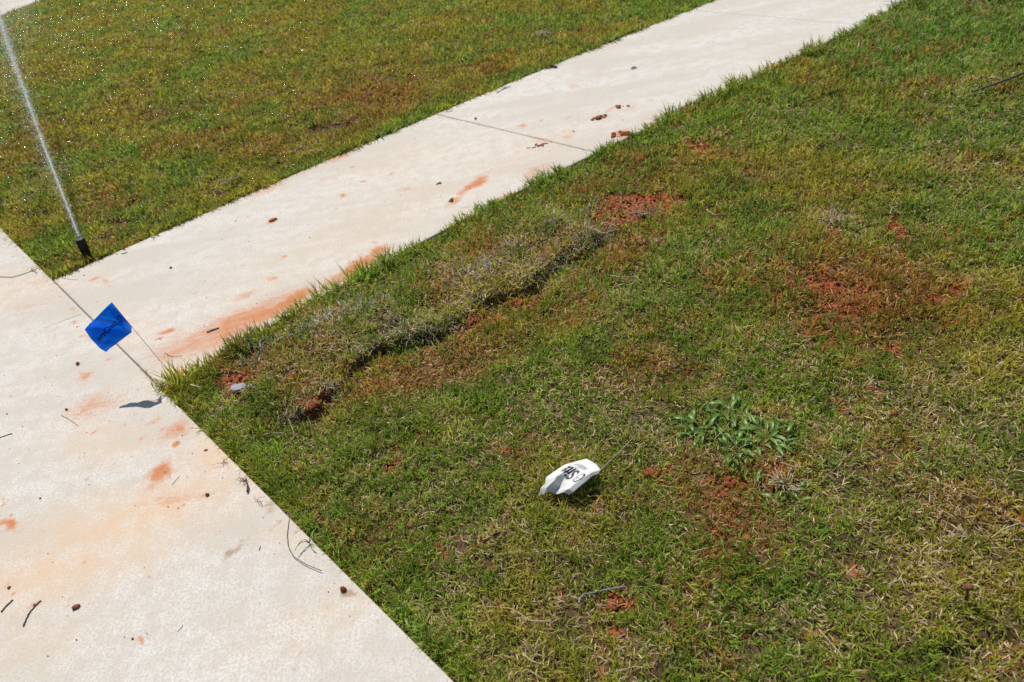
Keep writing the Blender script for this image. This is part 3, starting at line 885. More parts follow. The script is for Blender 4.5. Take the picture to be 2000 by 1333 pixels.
# clods in the turf
TG = "clay clods in the turf"
for px, r, lb in [((1272, 928), 12, "single orange clay clod in the grass right of the white flag"), ((1637, 786), 13, "flat orange clay clod in the right-hand lawn"),
                  ((455, 770), 8, "clay clod in the bare hole near the lawn corner"), ((1408, 962), 11, "orange clod below the broadleaf weeds"),
                  ((1432, 944), 14, "dark red crumbly clods below the broadleaf weeds"), ((1506, 945), 10, "red clod beside the bleached root tuft"),
                  ((770, 905), 16, "crumbly red clods in the hollow left of the white flag"), ((1197, 1184), 12, "square orange clod below the grey twig in the grass"),
                  ((768, 868), 11, "upper red crumbs in the hollow left of the white flag"), ((824, 858), 8, "orange clod right of the red hollow, left of the white flag"),
                  ((1388, 859), 6, "small orange clod lying in the broadleaf weeds"), ((1348, 718), 10, "orange clod in the grass above the broadleaf weeds"),
                  ((612, 790), 18, "broken orange clods at the near end of the torn turf edge"), ((1050, 566), 15, "orange clods under the middle of the torn turf edge"),
                  ((1010, 592), 14, "second heap of orange clods under the torn turf edge"), ((930, 622), 14, "flattened orange clods below the dark turf edge"), ((1340, 1150), 7, "small red crumb right of the grey twig")]:
    clod(px, r, lb, MAT_CLAY, .6, lumps=1 if r < 10 or 'single' in lb or 'square' in lb else 20, lift=.005, group=TG, aspect=1.15)
clod((467, 760), 12, "flat grey stone in the bare hole near the lawn corner", MAT_STONE, .35, aspect=1.5, lift=.006, name="stone", cat="stone", group=None)
clod((490, 755), 6, "smaller grey chip beside the flat grey stone", MAT_STONE, .35, aspect=1.2, lift=.006, name="stone", cat="stone", group=None)
clod((424, 712), 9, "grey concrete lump half hidden at the walkway edge near the lawn corner", MAT_STONE, .5, aspect=1.8, lift=.0, name="stone", cat="stone", group=None)


def stick(pts, r0, r1, label, mat, name="twig", cat="twig", group="twigs and stems on the concrete", lifts=None, knots=0, branches=(), on=0.0, n=24):
    P3 = []
    for i, (x, y) in enumerate(pts):
        p = G(x, y); z = surf_z(p[0], p[1]) + on + (lifts[i] if lifts else 0) + r0 * .9
        P3.append(G(x, y, z))
    if mat is MAT_BLEACH: r0, r1 = r0 * .75, r1 * .75
    c = np.array(P3[0]); Q = resample(P3, n)
    Q = Q + np.c_[[math.sin(i * 1.7) * r0 * .35 for i in range(n)], [math.cos(i * 2.3) * r0 * .35 for i in range(n)], np.zeros(n)]
    rad = [r0 + (r1 - r0) * i / (n - 1) + (r0 * .45 if knots and i % (n // (knots + 1)) == 2 else 0) for i in range(n)]
    parts = [tube_data(Q - c, rad)]
    for bp in branches:
        B = [G(x, y, surf_z(*G(x, y)[:2]) + on + r1) for x, y in bp]
        parts.append(tube_data(resample(B, 8) - c, np.linspace(r1 * 1.1, r1 * .5, 8)))
    V, Fc = join_data(parts)
    o = link_mesh(name, V, Fc, mat, smooth=True); o.location = tuple(c)
    return tag(o, label, cat, group)


stick([(45, 1224), (52, 1208), (58, 1196), (70, 1182), (80, 1173)], .0017, .0016, "long dark bent twig on the lower left driveway", MAT_TWIG, knots=2, branches=[[(66, 1184), (67, 1179)]])
stick([(2, 1196), (12, 1184), (25, 1172)], .0018, .0018, "short dark twig at the driveway's left edge, left of the longer one", MAT_TWIG, knots=1)
stick([(-14, 860), (5, 853), (23, 847)], .0012, .0013, "thin grey twig with a knobbed end entering at the left edge", MAT_TWIG, knots=1, branches=[[(22, 847), (24, 850)]])
stick([(120, 812), (134, 819), (152, 832)], .0008, .0006, "thin dark twig over the faint clay smear on the driveway", MAT_TWIG)
stick([(565, 1013), (561, 1045), (563, 1068), (574, 1088), (600, 1104), (628, 1115)], .00075, .0010, "thin arched pine needle on the driveway by the lawn", MAT_TWIG, name="pine_needle", cat="pine needle", lifts=[0, .001, .002, .003, .004, .005], n=40)
stick([(-6, 541), (25, 542), (48, 535), (66, 528)], .0016, .0012, "curved dark stem with a frayed head at the far left of the driveway", MAT_TWIG, branches=[[(60, 530), (66, 522)], [(62, 530), (74, 533)], [(64, 529), (74, 524)], [(63, 528), (60, 522)], [(66, 528), (72, 537)]])
stick([(118, 543), (135, 546), (152, 547)], .0010, .0008, "thin grey stem beside the corner of the upper lawn", MAT_GTWIG)
stick([(322, 690), (334, 697), (356, 695)], .0010, .0006, "thin curved stem on the walkway beside the blue flag's wire", MAT_TWIG, lifts=[0, .001, .003])
stick([(404, 649), (414, 645), (426, 641)], .0032, .0030, "stubby grey-brown twig end on the orange clay streak", MAT_GTWIG, knots=1)
stick([(970, 182), (982, 175), (997, 169)], .0020, .0016, "dark forked twig on the walkway near the upper lawn", MAT_TWIG, branches=[[(980, 176), (990, 168)]])
stick([(870, 219), (884, 217)], .0016, .0010, "short dark twig next to the upper end of the walkway joint", MAT_TWIG)
stick([(318, 917), (325, 921), (331, 928), (334, 936)], .0011, .0008, "pale curled grass stem on the orange smear of the driveway", MAT_BLEACH, branches=[[(326, 921), (321, 914)]])
stick([(336, 948), (342, 940), (350, 931)], .0006, .0005, "hair-thin dark stem beside the pale curled one", MAT_TWIG)
stick([(346, 1234), (355, 1226), (357, 1220)], .0005, .0004, "hair-thin curved stem on the lower driveway", MAT_TWIG)
stick([(85, 641), (120, 628), (158, 614)], .0007, .0006, "faint straight stem across the left of the driveway", MAT_GTWIG)
stick([(506, 1075), (508, 1069), (509, 1066)], .0009, .0005, "tiny brown stem on the driveway left of the pine needle", MAT_DLEAF)
# dry root tufts on the driveway edge
for base_, tail, lb in [((478, 941), (483, 962), "tangled dark root tuft with a curled tail on the driveway edge"), ((438, 905), (462, 918), "wispy dry sprig lying over the driveway edge"), ((505, 980), (520, 960), "sparse dry runner reaching from the lawn over the driveway")]:
    c = G(*base_); parts = []
    for i in range(15 if 'tangled' in lb else 6):
        a = random.uniform(0, 6.28); r = random.uniform(.008, .022) * (1 if 'tangled' in lb else 1.5)
        if 'wispy' in lb: a = random.gauss(-.5, .45) + (3.14 if random.random() < .4 else 0)
        if 'runner' in lb: a = random.gauss(2.2, .5) + (3.14 if random.random() < .3 else 0)
        p0 = np.array([random.gauss(0, .004), random.gauss(0, .004), .002])
        p2 = p0 + np.array([math.cos(a) * r, math.sin(a) * r * .8, random.uniform(0, .01)])
        p1 = (p0 + p2) / 2 + np.array([random.gauss(0, .004), random.gauss(0, .004), random.uniform(.002, .008)])
        parts.append(tube_data(resample([p0, p1, p2], 6), np.linspace(.0007, .0003, 6), 5))
    T = G(*tail, .004) - c
    if 'tangled' in lb:
        parts.append(tube_data(resample([np.array([.004, 0, .006]), T * .6 + np.array([.006, .002, .008]), T], 10), [.0022, .002, .0018, .0018, .002, .002, .0022, .0026, .003, .0022], 6))
    o = link_mesh("root_tuft", *join_data(parts), MAT_DLEAF, smooth=True); o.location = tuple(c)
    tag(o, lb, "dead roots", "dry roots on the driveway edge")

# in the turf
TW = "twigs and dead stems in the turf"
stick([(1129, 1180), (1133, 1170), (1140, 1161), (1160, 1158), (1185, 1152), (1222, 1146)], .0018, .0022, "bent grey twig lying in the near lawn", MAT_GTWIG, group=TW, on=.016, knots=2)
stick([(1898, 180), (1950, 162), (2020, 135)], .0045, .0065, "straight dark stick entering the lawn from the right edge", MAT_TWIG, group=TW, on=.036, name="stick", cat="stick", lifts=[-.015, .0, .01])
stick([(1994, 1022), (1975, 1028), (1955, 1036), (1936, 1052)], .0020, .0014, "bleached arched grass stem at the right edge of the lawn", MAT_BLEACH, group=TW, on=.03, name="straw", cat="straw", lifts=[0, .008, .006, -.01])
stick([(905, 1083), (925, 1070), (940, 1060)], .0010, .0010, "orange straw touching the curled brown leaf", MAT_RLEAF, group=TW, on=.024, name="straw", cat="straw")
stick([(560, 812), (568, 830), (575, 848)], .0014, .0008, "pale straw in the grass near the torn turf's left end", MAT_BLEACH, group=TW, on=.024, name="straw", cat="straw")
stick([(512, 850), (530, 846), (553, 846)], .0016, .0010, "flat pale straw above the driveway edge", MAT_BLEACH, group=TW, on=.024, name="straw", cat="straw")
stick([(1192, 538), (1208, 541), (1228, 540)], .0018, .0012, "white bent straw right of the torn turf edge", MAT_BLEACH, group=TW, on=.024, name="straw", cat="straw")
stick([(1380, 410), (1395, 420), (1412, 418)], .0026, .0016, "pale bent straw right of the clay pile", MAT_BLEACH, group=TW, on=.024, name="straw", cat="straw")
stick([(1292, 949), (1315, 952), (1342, 954)], .0011, .0007, "pale horizontal straw right of the white flag", MAT_BLEACH, group=TW, on=.026, name="straw", cat="straw")
stick([(1072, 905), (1078, 914), (1084, 924)], .0012, .0008, "short pale straw tucked behind the white flag", MAT_BLEACH, group=TW, on=.024, name="straw", cat="straw")
stick([(950, 1185), (995, 1188), (1018, 1200), (1035, 1213), (1078, 1214)], .0010, .0016, "wavy pale stem left of the grey twig", MAT_BLEACH, group=TW, on=.022, name="straw", cat="straw")
stick([(1022, 1278), (1040, 1292), (1060, 1298)], .0018, .0010, "bleached straw near the bottom centre of the lawn", MAT_BLEACH, group=TW, on=.024, name="straw", cat="straw")
stick([(1202, 1312), (1240, 1302), (1260, 1304)], .0012, .0010, "long pale stem at the bottom of the lawn", MAT_BLEACH, group=TW, on=.022, name="straw", cat="straw")
stick([(1600, 1230), (1622, 1255), (1640, 1275), (1645, 1288)], .0014, .0008, "tan stem lying in the lower right lawn", MAT_BLEACH, group=TW, on=.024, name="straw", cat="straw")
stick([(1655, 1120), (1668, 1108), (1674, 1103)], .0022, .0012, "short white stem in the lower right lawn", MAT_BLEACH, group=TW, on=.024, name="straw", cat="straw")
stick([(1735, 1142), (1757, 1132), (1762, 1122), (1752, 1105)], .0018, .0010, "forked white stem in the lower right lawn", MAT_BLEACH, group=TW, on=.024, name="straw", cat="straw", branches=[[(1760, 1130), (1768, 1150)], [(1760, 1130), (1782, 1146)]])
stick([(1350, 1078), (1365, 1075), (1382, 1070)], .0014, .0010, "pale stem across the red hollow in the lower lawn", MAT_BLEACH, group=TW, on=.02, name="straw", cat="straw")
stick([(1395, 858), (1418, 835), (1425, 825)], .0012, .0008, "bleached stem standing in the broadleaf weeds", MAT_BLEACH, group=TW, on=.03, name="straw", cat="straw", branches=[[(1398, 852), (1395, 833)], [(1412, 843), (1398, 826)]])
stick([(1738, 418), (1742, 407), (1752, 403)], .0022, .0012, "small white forked straw in the right-hand lawn", MAT_BLEACH, group=TW, on=.026, name="straw", cat="straw", branches=[[(1741, 408), (1737, 399)], [(1742, 407), (1762, 397)]])
stick([(1525, 903), (1550, 912), (1572, 912)], .0010, .0008, "thin pale runner over the bleached root tuft", MAT_BLEACH, group=TW, on=.026, name="straw", cat="straw")
for i, (px, nst, sp, lb) in enumerate([((1535, 940), 26, .045, "bleached root tuft below the broadleaf weeds"), ((1063, 62), 30, .12, "pale dead grass tuft in the upper lawn beside the walkway"), ((1625, 430), 26, .08, "pulled-up clump of dry sod in the right-hand lawn"), ((1668, 285), 16, .07, "sprawling dry tuft in the upper right lawn"), ((1040, 1275), 16, .035, "dry root tuft near the bottom centre of the lawn"), ((1255, 415), 22, .09, "dry roots spread over the clay pile"), ((455, 352), 20, .08, "brown dead tuft in the upper lawn near the walkway"), ((770, 628), 26, .05, "frayed dry roots at the break in the torn turf edge")]):
    p = G(*px); z = surf_z(p[0], p[1]); parts = []
    for k in range(nst):
        a = random.uniform(0, 6.28); r = random.uniform(.4, 1.0) * sp
        p0 = np.array([random.gauss(0, sp * .12), random.gauss(0, sp * .12), .004])
        p2 = p0 + np.array([math.cos(a) * r, math.sin(a) * r, random.uniform(.008, .03)])
        p1 = (p0 + p2) / 2 + np.array([random.gauss(0, sp * .08), random.gauss(0, sp * .08), random.uniform(.006, .02)])
        parts.append(tube_data(resample([p0, p1, p2], 6), np.linspace(.0013, .0006, 6) * (1 + sp * 6), 4))
    o = link_mesh("dead_tuft", *join_data(parts), MAT_BLEACH if i in (0, 1, 2, 4) else simple_mat("dry roots", (.22, .15, .09), (.42, .33, .21), 60, .8), smooth=True)
    o.location = (p[0], p[1], z); tag(o, lb, "dead grass tuft", "dead tufts in the lawn")


def curled_leaf(pts, width, label, mat, curl=.6, on=.02, seed=0):
    P3 = []
    for (x, y) in pts:
        p = G(x, y); P3.append(G(x, y, surf_z(p[0], p[1]) + on))
    c = P3[0].copy(); n, m = 16, 7
    Q = resample(P3, n) - c
    V = []
    for i in range(n):
        a = Q[min(i + 1, n - 1)] - Q[max(i - 1, 0)]; a /= np.linalg.norm(a)
        u = np.cross(a, [0, 0, 1.0]); u /= np.linalg.norm(u)
        t = i / (n - 1); w = width * max(math.sin(math.pi * min(t * .93 + .06, 1)) ** .7, .08)
        th = curl + .8 * math.sin(i * .5 + seed)
        for j in range(m):
            s = (j / (m - 1) - .5) * 2
            V.append(Q[i] + u * math.sin(s * (1.2 + curl)) / (1.2 + curl) * w + np.array([0, 0, (1 - math.cos(s * (1.2 + curl))) / (1.2 + curl) * w + .002 * math.sin(i * 1.1 + j + seed)]))
    idx = lambda i, j: i * m + j
    Fc = [(idx(i, j), idx(i, j + 1), idx(i + 1, j + 1), idx(i + 1, j)) for i in range(n - 1) for j in range(m - 1)]
    o = link_mesh("dead_leaf", V, Fc, mat, smooth=True)
    s_ = o.modifiers.new("thick", 'SOLIDIFY'); s_.thickness = .0004
    o.location = tuple(c)
    return tag(o, label, "dead leaf", "dead leaves on the ground")


curled_leaf([(944, 1062), (960, 1052), (978, 1043), (990, 1042), (992, 1050)], .007, "curled dark brown leaf in the near lawn below the white flag", MAT_DLEAF, on=.026)
curled_leaf([(922, 1046), (930, 1054)], .007, "small grey-brown leaf scrap left of the curled leaf", MAT_DLEAF, on=.026, seed=2)
curled_leaf([(1066, 134), (1078, 131), (1090, 132)], .016, "flat brown leaf on the walkway's upper edge", MAT_DLEAF, .2, .004, 1)
curled_leaf([(1232, 135), (1244, 132)], .010, "small brown leaf scrap on the far walkway", MAT_DLEAF, .5, .004, 3)
curled_leaf([(1876, 27), (1888, 20), (1900, 13)], .012, "rust-coloured leaf in the lawn at the upper right", MAT_RLEAF, .6, .03, 2)
curled_leaf([(1698, 96), (1712, 95), (1726, 99)], .010, "rust-coloured leaf in the lawn just below the far walkway", MAT_RLEAF, .6, .03, 5)
curled_leaf([(388, 104), (400, 101)], .018, "dark scrap of leaf in the upper lawn, left one of two", MAT_DLEAF, .6, .04, 5)
curled_leaf([(505, 104), (516, 103)], .016, "dark scrap of leaf in the upper lawn, right one of two", MAT_DLEAF, .6, .04, 7)
curled_leaf([(340, 36), (354, 34)], .02, "dark scrap of leaf at the top of the upper lawn", MAT_DLEAF, .6, .04, 8)
curled_leaf([(1683, 1108), (1690, 1118)], .003, "tiny pale leaf sliver in the lower right lawn", MAT_BLEACH, .6, .03, 8)

# rusty nail / stake standing in the lawn
p = G(1888, 1170); z = surf_z(p[0], p[1])
nail = empty("rusty_stake", (p[0], p[1], z), "short rusty stake with a round head standing in the lower right lawn", "stake")
V, Fc = tube_data([(0, 0, -.02), (0, .002, .02), (0, .004, .044)], [.0032, .0032, .0032], 10); link_mesh("shaft", V, Fc, MAT_RUST, nail, True)
V, Fc = tube_data([(0, .004, .0435), (0, .004, .046), (0, .004, .050), (0, .004, .0515)], [.0066, .0078, .0074, .005], 12); link_mesh("head", V, Fc, MAT_RUST, nail, True)


# ------------------------------------------------------------------ broadleaf weeds
def weed_mat():
    m = simple_mat("weed leaf", (.085, .18, .026), (.17, .30, .045), 40, .4, .5, .1, .35)
    return m


MAT_WEED = weed_mat(); MAT_STEM = simple_mat("weed stem", (.12, .16, .05), (.2, .2, .08), 60, .6)


def weed(px, nl, spread, lmin, lmax, width, label, up=(8, 50), on=.006):
    p = G(*px); z = surf_z(p[0], p[1])
    root = empty("weed", (p[0], p[1], z), label, "weed", "weeds in the lawn")
    parts, stems = [], []
    for k in range(nl):
        a = 2.4 * k + random.gauss(0, .5); rr_ = spread * math.sqrt(random.random())
        b0 = np.array([math.cos(a) * rr_, math.sin(a) * rr_, on + random.uniform(0, .014)])
        L = random.uniform(lmin, lmax); el = math.radians(random.uniform(*up)); a2 = a + random.gauss(0, .8)
        n = 7; V = []
        tw = random.uniform(-.5, .5)
        cur = b0.copy()
        for i in range(n):
            t = i / (n - 1); w = width * (math.sin(math.pi * (t * .9 + .07)) ** .75) * .5
            e = el - t * 1.0
            side = np.array([-math.sin(a2), math.cos(a2), tw])
            V += [cur - side * w + np.array([0, 0, w * .45]), cur.copy(), cur + side * w + np.array([0, 0, w * .45])]
            cur = cur + np.array([math.cos(a2) * math.cos(e), math.sin(a2) * math.cos(e), math.sin(e)]) * L / (n - 1)
        Fc = []
        for i in range(n - 1):
            q = i * 3; Fc += [(q, q + 1, q + 4, q + 3), (q + 1, q + 2, q + 5, q + 4)]
        parts.append((V, Fc))
        stems.append(tube_data(resample([np.array([0, 0, .001]), b0 * .5 + np.array([0, 0, .006]), b0], 5), [.0013, .0012, .0011, .001, .0009], 5))
    link_mesh("leaves", *join_data(parts), MAT_WEED, root, True)
    link_mesh("stems", *join_data(stems), MAT_STEM, root, True)
    return root


weed((1372, 828), 30, .045, .03, .055, .011, "broadleaf weed, left plant of the dark green patch right of the white flag")
weed((1430, 800), 24, .04, .03, .05, .010, "broadleaf weed, upper plant of the dark green patch right of the white flag")
weed((1500, 845), 34, .05, .03, .06, .010, "broadleaf weed, right plant of the dark green patch right of the white flag")
weed((1440, 872), 30, .05, .018, .032, .009, "small-leaved weed at the near side of the dark green patch")
weed((1470, 945), 8, .04, .02, .035, .008, "sparse weed among red clods below the dark green patch")
weed((1545, 955), 10, .035, .02, .035, .008, "low weed next to the bleached root tuft")
weed((1760, 8), 16, .10, .08, .15, .012, "coarse tall weed leaning over the far right edge of the walkway", (35, 80))
weed((1650, 125), 10, .10, .06, .12, .010, "coarse grass clump below the far walkway edge", (35, 80))
weed((798, 1228), 5, .012, .03, .05, .006, "single fresh shoot leaning over the lower driveway edge", (20, 60))
weed((605, 1062), 5, .02, .02, .035, .003, "small shoot lying over the driveway edge right of the pine needle", (5, 30))
weed((235, 455), 12, .05, .05, .09, .005, "upright fresh shoots in the upper lawn right of the sprinkler", (50, 85))
weed((318, 758), 14, .03, .015, .032, .0035, "fresh shoots at the lawn corner by the blue flag's wire", (30, 80))

# weeds growing in the joint between driveway and walkway
jp = [G(112, 544)[:2], G(316, 764)[:2]]
Vj, lj = [], []
n = 260; tt = 1 - rng.random(n) ** 2.6 * .9
tt = np.where(tt < .8, rng.uniform(.86, 1, n), tt)
Pj = jp[0] + (jp[1] - jp[0]) * tt[:, None] + rng.normal(0, .0022, (n, 2))
V, lp, st_, tot, cc = blades(Pj, rng.uniform(.006, .02, n), rng.uniform(.0012, .002, n), rng.uniform(0, 6.28, n), np.radians(rng.uniform(10, 80, n)), np.radians(rng.uniform(0, 50, n)), OLIVE * rng.uniform(.6, 1.4, (n, 1)), TANC * rng.uniform(.6, 1, (n, 1)), H=np.full(n, -.006))
tag(big_mesh("joint_moss", V, lp, st_, tot, MAT_GRASS, cc), "moss and tiny grass in the seam between driveway and walkway", "moss", kind="stuff")


# ------------------------------------------------------------------ marker flags
def coons(hoist, top, free, bot, nu, nv):
    """hoist u:0->1 at v=0, free u:0->1 at v=1, top v:0->1 at u=0, bot v:0->1 at u=1 (3-D points)"""
    h, t, f, b = resample(hoist, nu), resample(top, nv), resample(free, nu), resample(bot, nv)
    P = np.zeros((nu, nv, 3))
    for i in range(nu):
        for j in range(nv):
            u, v = i / (nu - 1), j / (nv - 1)
            P[i, j] = (1 - v) * h[i] + v * f[i] + (1 - u) * t[j] + u * b[j] - ((1 - u) * (1 - v) * h[0] + u * (1 - v) * h[-1] + (1 - u) * v * f[0] + u * v * f[-1])
    return P


def flag_mat(name, c, transl, rough=.4):
    m, nt, p, out = new_mat(name)
    tc = N(nt, "ShaderNodeTexCoord")
    f = noise(nt, 45, 3, .5, tc.outputs["Object"])
    colr = mixc(nt, maprange(nt, f, .3, .7), tuple(x * .92 for x in c), c)
    nt.links.new(colr, p.inputs["Base Color"]); p.inputs["Roughness"].default_value = rough
    p.inputs["Specular IOR Level"].default_value = .5
    bb = N(nt, "ShaderNodeBump"); bb.inputs["Strength"].default_value = .25; bb.inputs["Distance"].default_value = .002
    nt.links.new(f, bb.inputs["Height"]); nt.links.new(bb.outputs[0], p.inputs["Normal"])
    t = N(nt, "ShaderNodeBsdfTranslucent"); nt.links.new(colr, t.inputs[0])
    mx = N(nt, "ShaderNodeMixShader"); mx.inputs[0].default_value = transl
    nt.links.new(p.outputs[0], mx.inputs[1]); nt.links.new(t.outputs[0], mx.inputs[2]); nt.links.new(mx.outputs[0], out.inputs[0])
    return m


def text_tris(body, size, bold=.0, spacing=1.0):
    cu = bpy.data.curves.new("t", 'FONT'); cu.body = body; cu.size = size; cu.resolution_u = 3
    cu.offset = bold; cu.space_character = spacing
    ob = bpy.data.objects.new("t", cu); col.objects.link(ob)
    bpy.context.view_layer.update()
    me = ob.evaluated_get(bpy.context.evaluated_depsgraph_get()).to_mesh()
    V = np.array([v.co[:] for v in me.vertices]); Fc = [tuple(p.vertices) for p in me.polygons]
    ob.evaluated_get(bpy.context.evaluated_depsgraph_get()).to_mesh_clear()
    bpy.data.objects.remove(ob); bpy.data.curves.remove(cu)
    return V, Fc


def on_flag(P, fx, hy, off):
    """fx, hy in 0..1 over fly and hoist -> 3-D, offset along the normal"""
    nu, nv = P.shape[:2]
    a = np.clip(hy, 0, 1) * (nu - 1); b = np.clip(fx, 0, 1) * (nv - 1)
    i = np.minimum(a.astype(int), nu - 2); j = np.minimum(b.astype(int), nv - 2)
    fa, fb = (a - i)[:, None], (b - j)[:, None]
    Q = P[i, j] * (1 - fa) * (1 - fb) + P[i + 1, j] * fa * (1 - fb) + P[i, j + 1] * (1 - fa) * fb + P[i + 1, j + 1] * fa * fb
    du, dv = P[i + 1, j] - P[i, j], P[i, j + 1] - P[i, j]
    nr = np.cross(du, dv); nr /= np.linalg.norm(nr, axis=1)[:, None] + 1e-9
    return Q + nr * off


def subdivide_mesh(V, Fc, maxlen):
    bm = bmesh.new(); vs = [bm.verts.new(v) for v in V]
    for f in Fc:
        try: bm.faces.new([vs[i] for i in f])
        except ValueError: pass
    bmesh.ops.triangulate(bm, faces=bm.faces[:])
    for _ in range(4):
        ed = [e for e in bm.edges if e.calc_length() > maxlen]
        if not ed: break
        bmesh.ops.subdivide_edges(bm, edges=ed, cuts=1); bmesh.ops.triangulate(bm, faces=bm.faces[:])
    bm.verts.index_update()
    V2 = np.array([v.co[:] for v in bm.verts]); F2 = [tuple(q.index for q in f.verts) for f in bm.faces]; bm.free()
    return V2, F2


def logo_data():
    """pentagon badge outline with a small ribbon stroke inside, unit size"""
    def strip(pts, w):
        pts = np.array(pts, float); V, Fc = [], []
        for i, p in enumerate(pts):
            a = pts[min(i + 1, len(pts) - 1)] - pts[max(i - 1, 0)]; a /= np.linalg.norm(a)
            nn = np.array([-a[1], a[0]]) * w / 2
            V += [(*(p - nn), 0), (*(p + nn), 0)]
        Fc = [(2 * i, 2 * i + 1, 2 * i + 3, 2 * i + 2) for i in range(len(pts) - 1)]
        return V, Fc
    return join_data([strip([(.18, 1.0), (.0, .62), (.06, .22), (.36, .0)], .19), strip([(.36, 0), (.74, .14), (.86, .42)], .08),
                      strip([(.18, 1.0), (.5, .92), (.8, .78), (.86, .42)], .08), strip([(.34, .58), (.52, .42), (.58, .68), (.74, .52)], .06)])


def make_flag(name, label, P, mat, ink, lower_text, pole_pts, pole_r, wire_mat, fly_m, hoist_m, tx, ty, sz):
    c = np.array(pole_pts[0])
    root = empty(name, c, label, "marker flag")
    nu, nv = P.shape[:2]
    i = np.arange(nu * nv).reshape(nu, nv)
    q = np.stack([i[:-1, :-1], i[:-1, 1:], i[1:, 1:], i[1:, :-1]], -1).reshape(-1, 4)
    f = link_mesh("flag_sheet", (P - c).reshape(-1, 3), q, mat, root, True)
    sm = f.modifiers.new("thick", 'SOLIDIFY'); sm.thickness = .00025; sm.offset = 0
    Q = resample(pole_pts, 40) - c
    link_mesh("wire", *tube_data(Q, [pole_r] * 40, 8), wire_mat, root, True)
    # printing, in metres on the flat sheet: x along the fly from the hoist, y up the hoist
    parts = []
    V, Fc = text_tris("Site" if lower_text else "SiteOne", sz, .0008 * sz / .03, 1.0); V = V + [tx, ty, 0]; parts.append((V, Fc))
    wtot = V[:, 0].max() - tx
    if lower_text:
        V, Fc = text_tris("LANDSCAPE SUPPLY", sz * .30, 0, 1.55); k = wtot / (V[:, 0].max() - V[:, 0].min())
        V[:, 0] *= k; V = V + [tx, ty - sz * .42, 0]; parts.append((V, Fc))
    V, Fc = logo_data(); V = np.array(V) * sz * .66 * np.array([1, 1.15, 1]) + [tx - sz * .80, ty - sz * .02, 0]; parts.append((list(V), Fc))
    V, Fc = join_data([(list(v), fc) for v, fc in parts])
    V, Fc = subdivide_mesh(V, Fc, .004)
    parts2 = []
    for off in (.00035, -.00035):
        Q = on_flag(P, V[:, 0] / fly_m, 1 - 0 - (1 - V[:, 1] / hoist_m), off) - c
        parts2.append((list(Q), Fc))
    link_mesh("lettering", *join_data(parts2), ink, root)
    return root


MAT_WFLAG = flag_mat("white flag plastic", (.84, .85, .85), .35, .5)
MAT_BFLAG = flag_mat("blue flag plastic", (.004, .33, .95), .62, .25)
MAT_INK = simple_mat("black ink", (.01, .012, .014), rough=.5)
MAT_BINK = simple_mat("dark ink on blue", (.003, .035, .24), rough=.5, transl=.4)

# blue flag: u=0 at the ground end of the hoist, u=1 at the top of the wire
pb = G(343, 742, -.02); pt = G(218, 591, .300)
pole = lambda k: pb + (pt - pb) * k
hoist = [pole(.70), pole(.80), pole(.90), pole(1.0)]
h0 = hoist[0]
zf = lambda x, y, z: G(x, y, z)
top = [hoist[-1], zf(203, 605, .285), zf(188.7, 619.5, .262), zf(176, 632, .248), zf(165.3, 643.8, .232)]
free = [zf(207.6, 687.9, .152), zf(200, 684, .162), zf(193.2, 679, .170), zf(184, 669, .188), zf(177, 661.8, .200), zf(165.3, 643.8, .232)]
bot = [h0, zf(256, 649, .210), zf(243.6, 656.4, .196), zf(229, 668, .178), zf(213, 681.6, .160), zf(207.6, 687.9, .152)]
P = coons(hoist, bot, free, top, 40, 50)
fly_dir = P[20, -1] - P[20, 0]; nr = np.cross(P[-1, 0] - P[0, 0], fly_dir); nr /= np.linalg.norm(nr)
for i in range(40):
    for j in range(50):
        u, v = i / 39, j / 49
        env = math.sin(math.pi * min(max(v, 0), 1)) ** .7 * math.sin(math.pi * (u * .86 + .07)) ** .8
        wv = .0135 * (2 * abs(((v * 1.25 + (1 - u) * .75 + .35) % 1) * 2 - 1) - 1) + .004 * math.sin(9 * u + 4 * v) + .0035 * math.sin(2 * math.pi * (v * 2.6 - u * 1.4))
        P[i, j] += nr * wv * env + np.array([0, 0, -.004 * math.sin(math.pi * v) * (1 - u)])
make_flag("marker_flag", "small translucent blue marker flag on a thin wire leaning over the walkway corner", P, MAT_BFLAG, MAT_BINK, False, [pb, pole(.35), pole(.7), pole(1.0)], .0008, MAT_WIRE, .127, .102, .032, .042, .025)

# white flag lying low: u=0 at the ground end of the hoist
WZ = surf_z(*G(1120, 950)[:2])
zg = lambda x, y, z: G(x, y, z + WZ + .001)
hoistw = [zg(1170, 925, .052), zg(1158, 929.5, .052), zg(1136, 948, .050), zg(1120, 962, .044), zg(1111.3, 967, .034)]
topw = [zg(1111.3, 967, .034), zg(1100, 962, .040), zg(1088, 966.5, .026), zg(1079.5, 963.3, .024), zg(1069.6, 959, .030), zg(1061.4, 967.5, .016), zg(1052.3, 970.2, .006)]
freew = [zg(1145.5, 896, .046), zg(1129, 900.6, .048), zg(1102, 908, .050), zg(1081, 922, .050), zg(1066, 933, .048), zg(1065, 944, .042), zg(1056, 954, .030), zg(1052.3, 970.2, .010)]
botw = [zg(1170, 925, .050), zg(1173.5, 918, .054), zg(1165, 907.5, .054), zg(1155, 901, .050), zg(1145.5, 896, .046)]
P = coons(hoistw, botw, freew, topw, 40, 50)
nr = np.array([.1, -.35, .93])
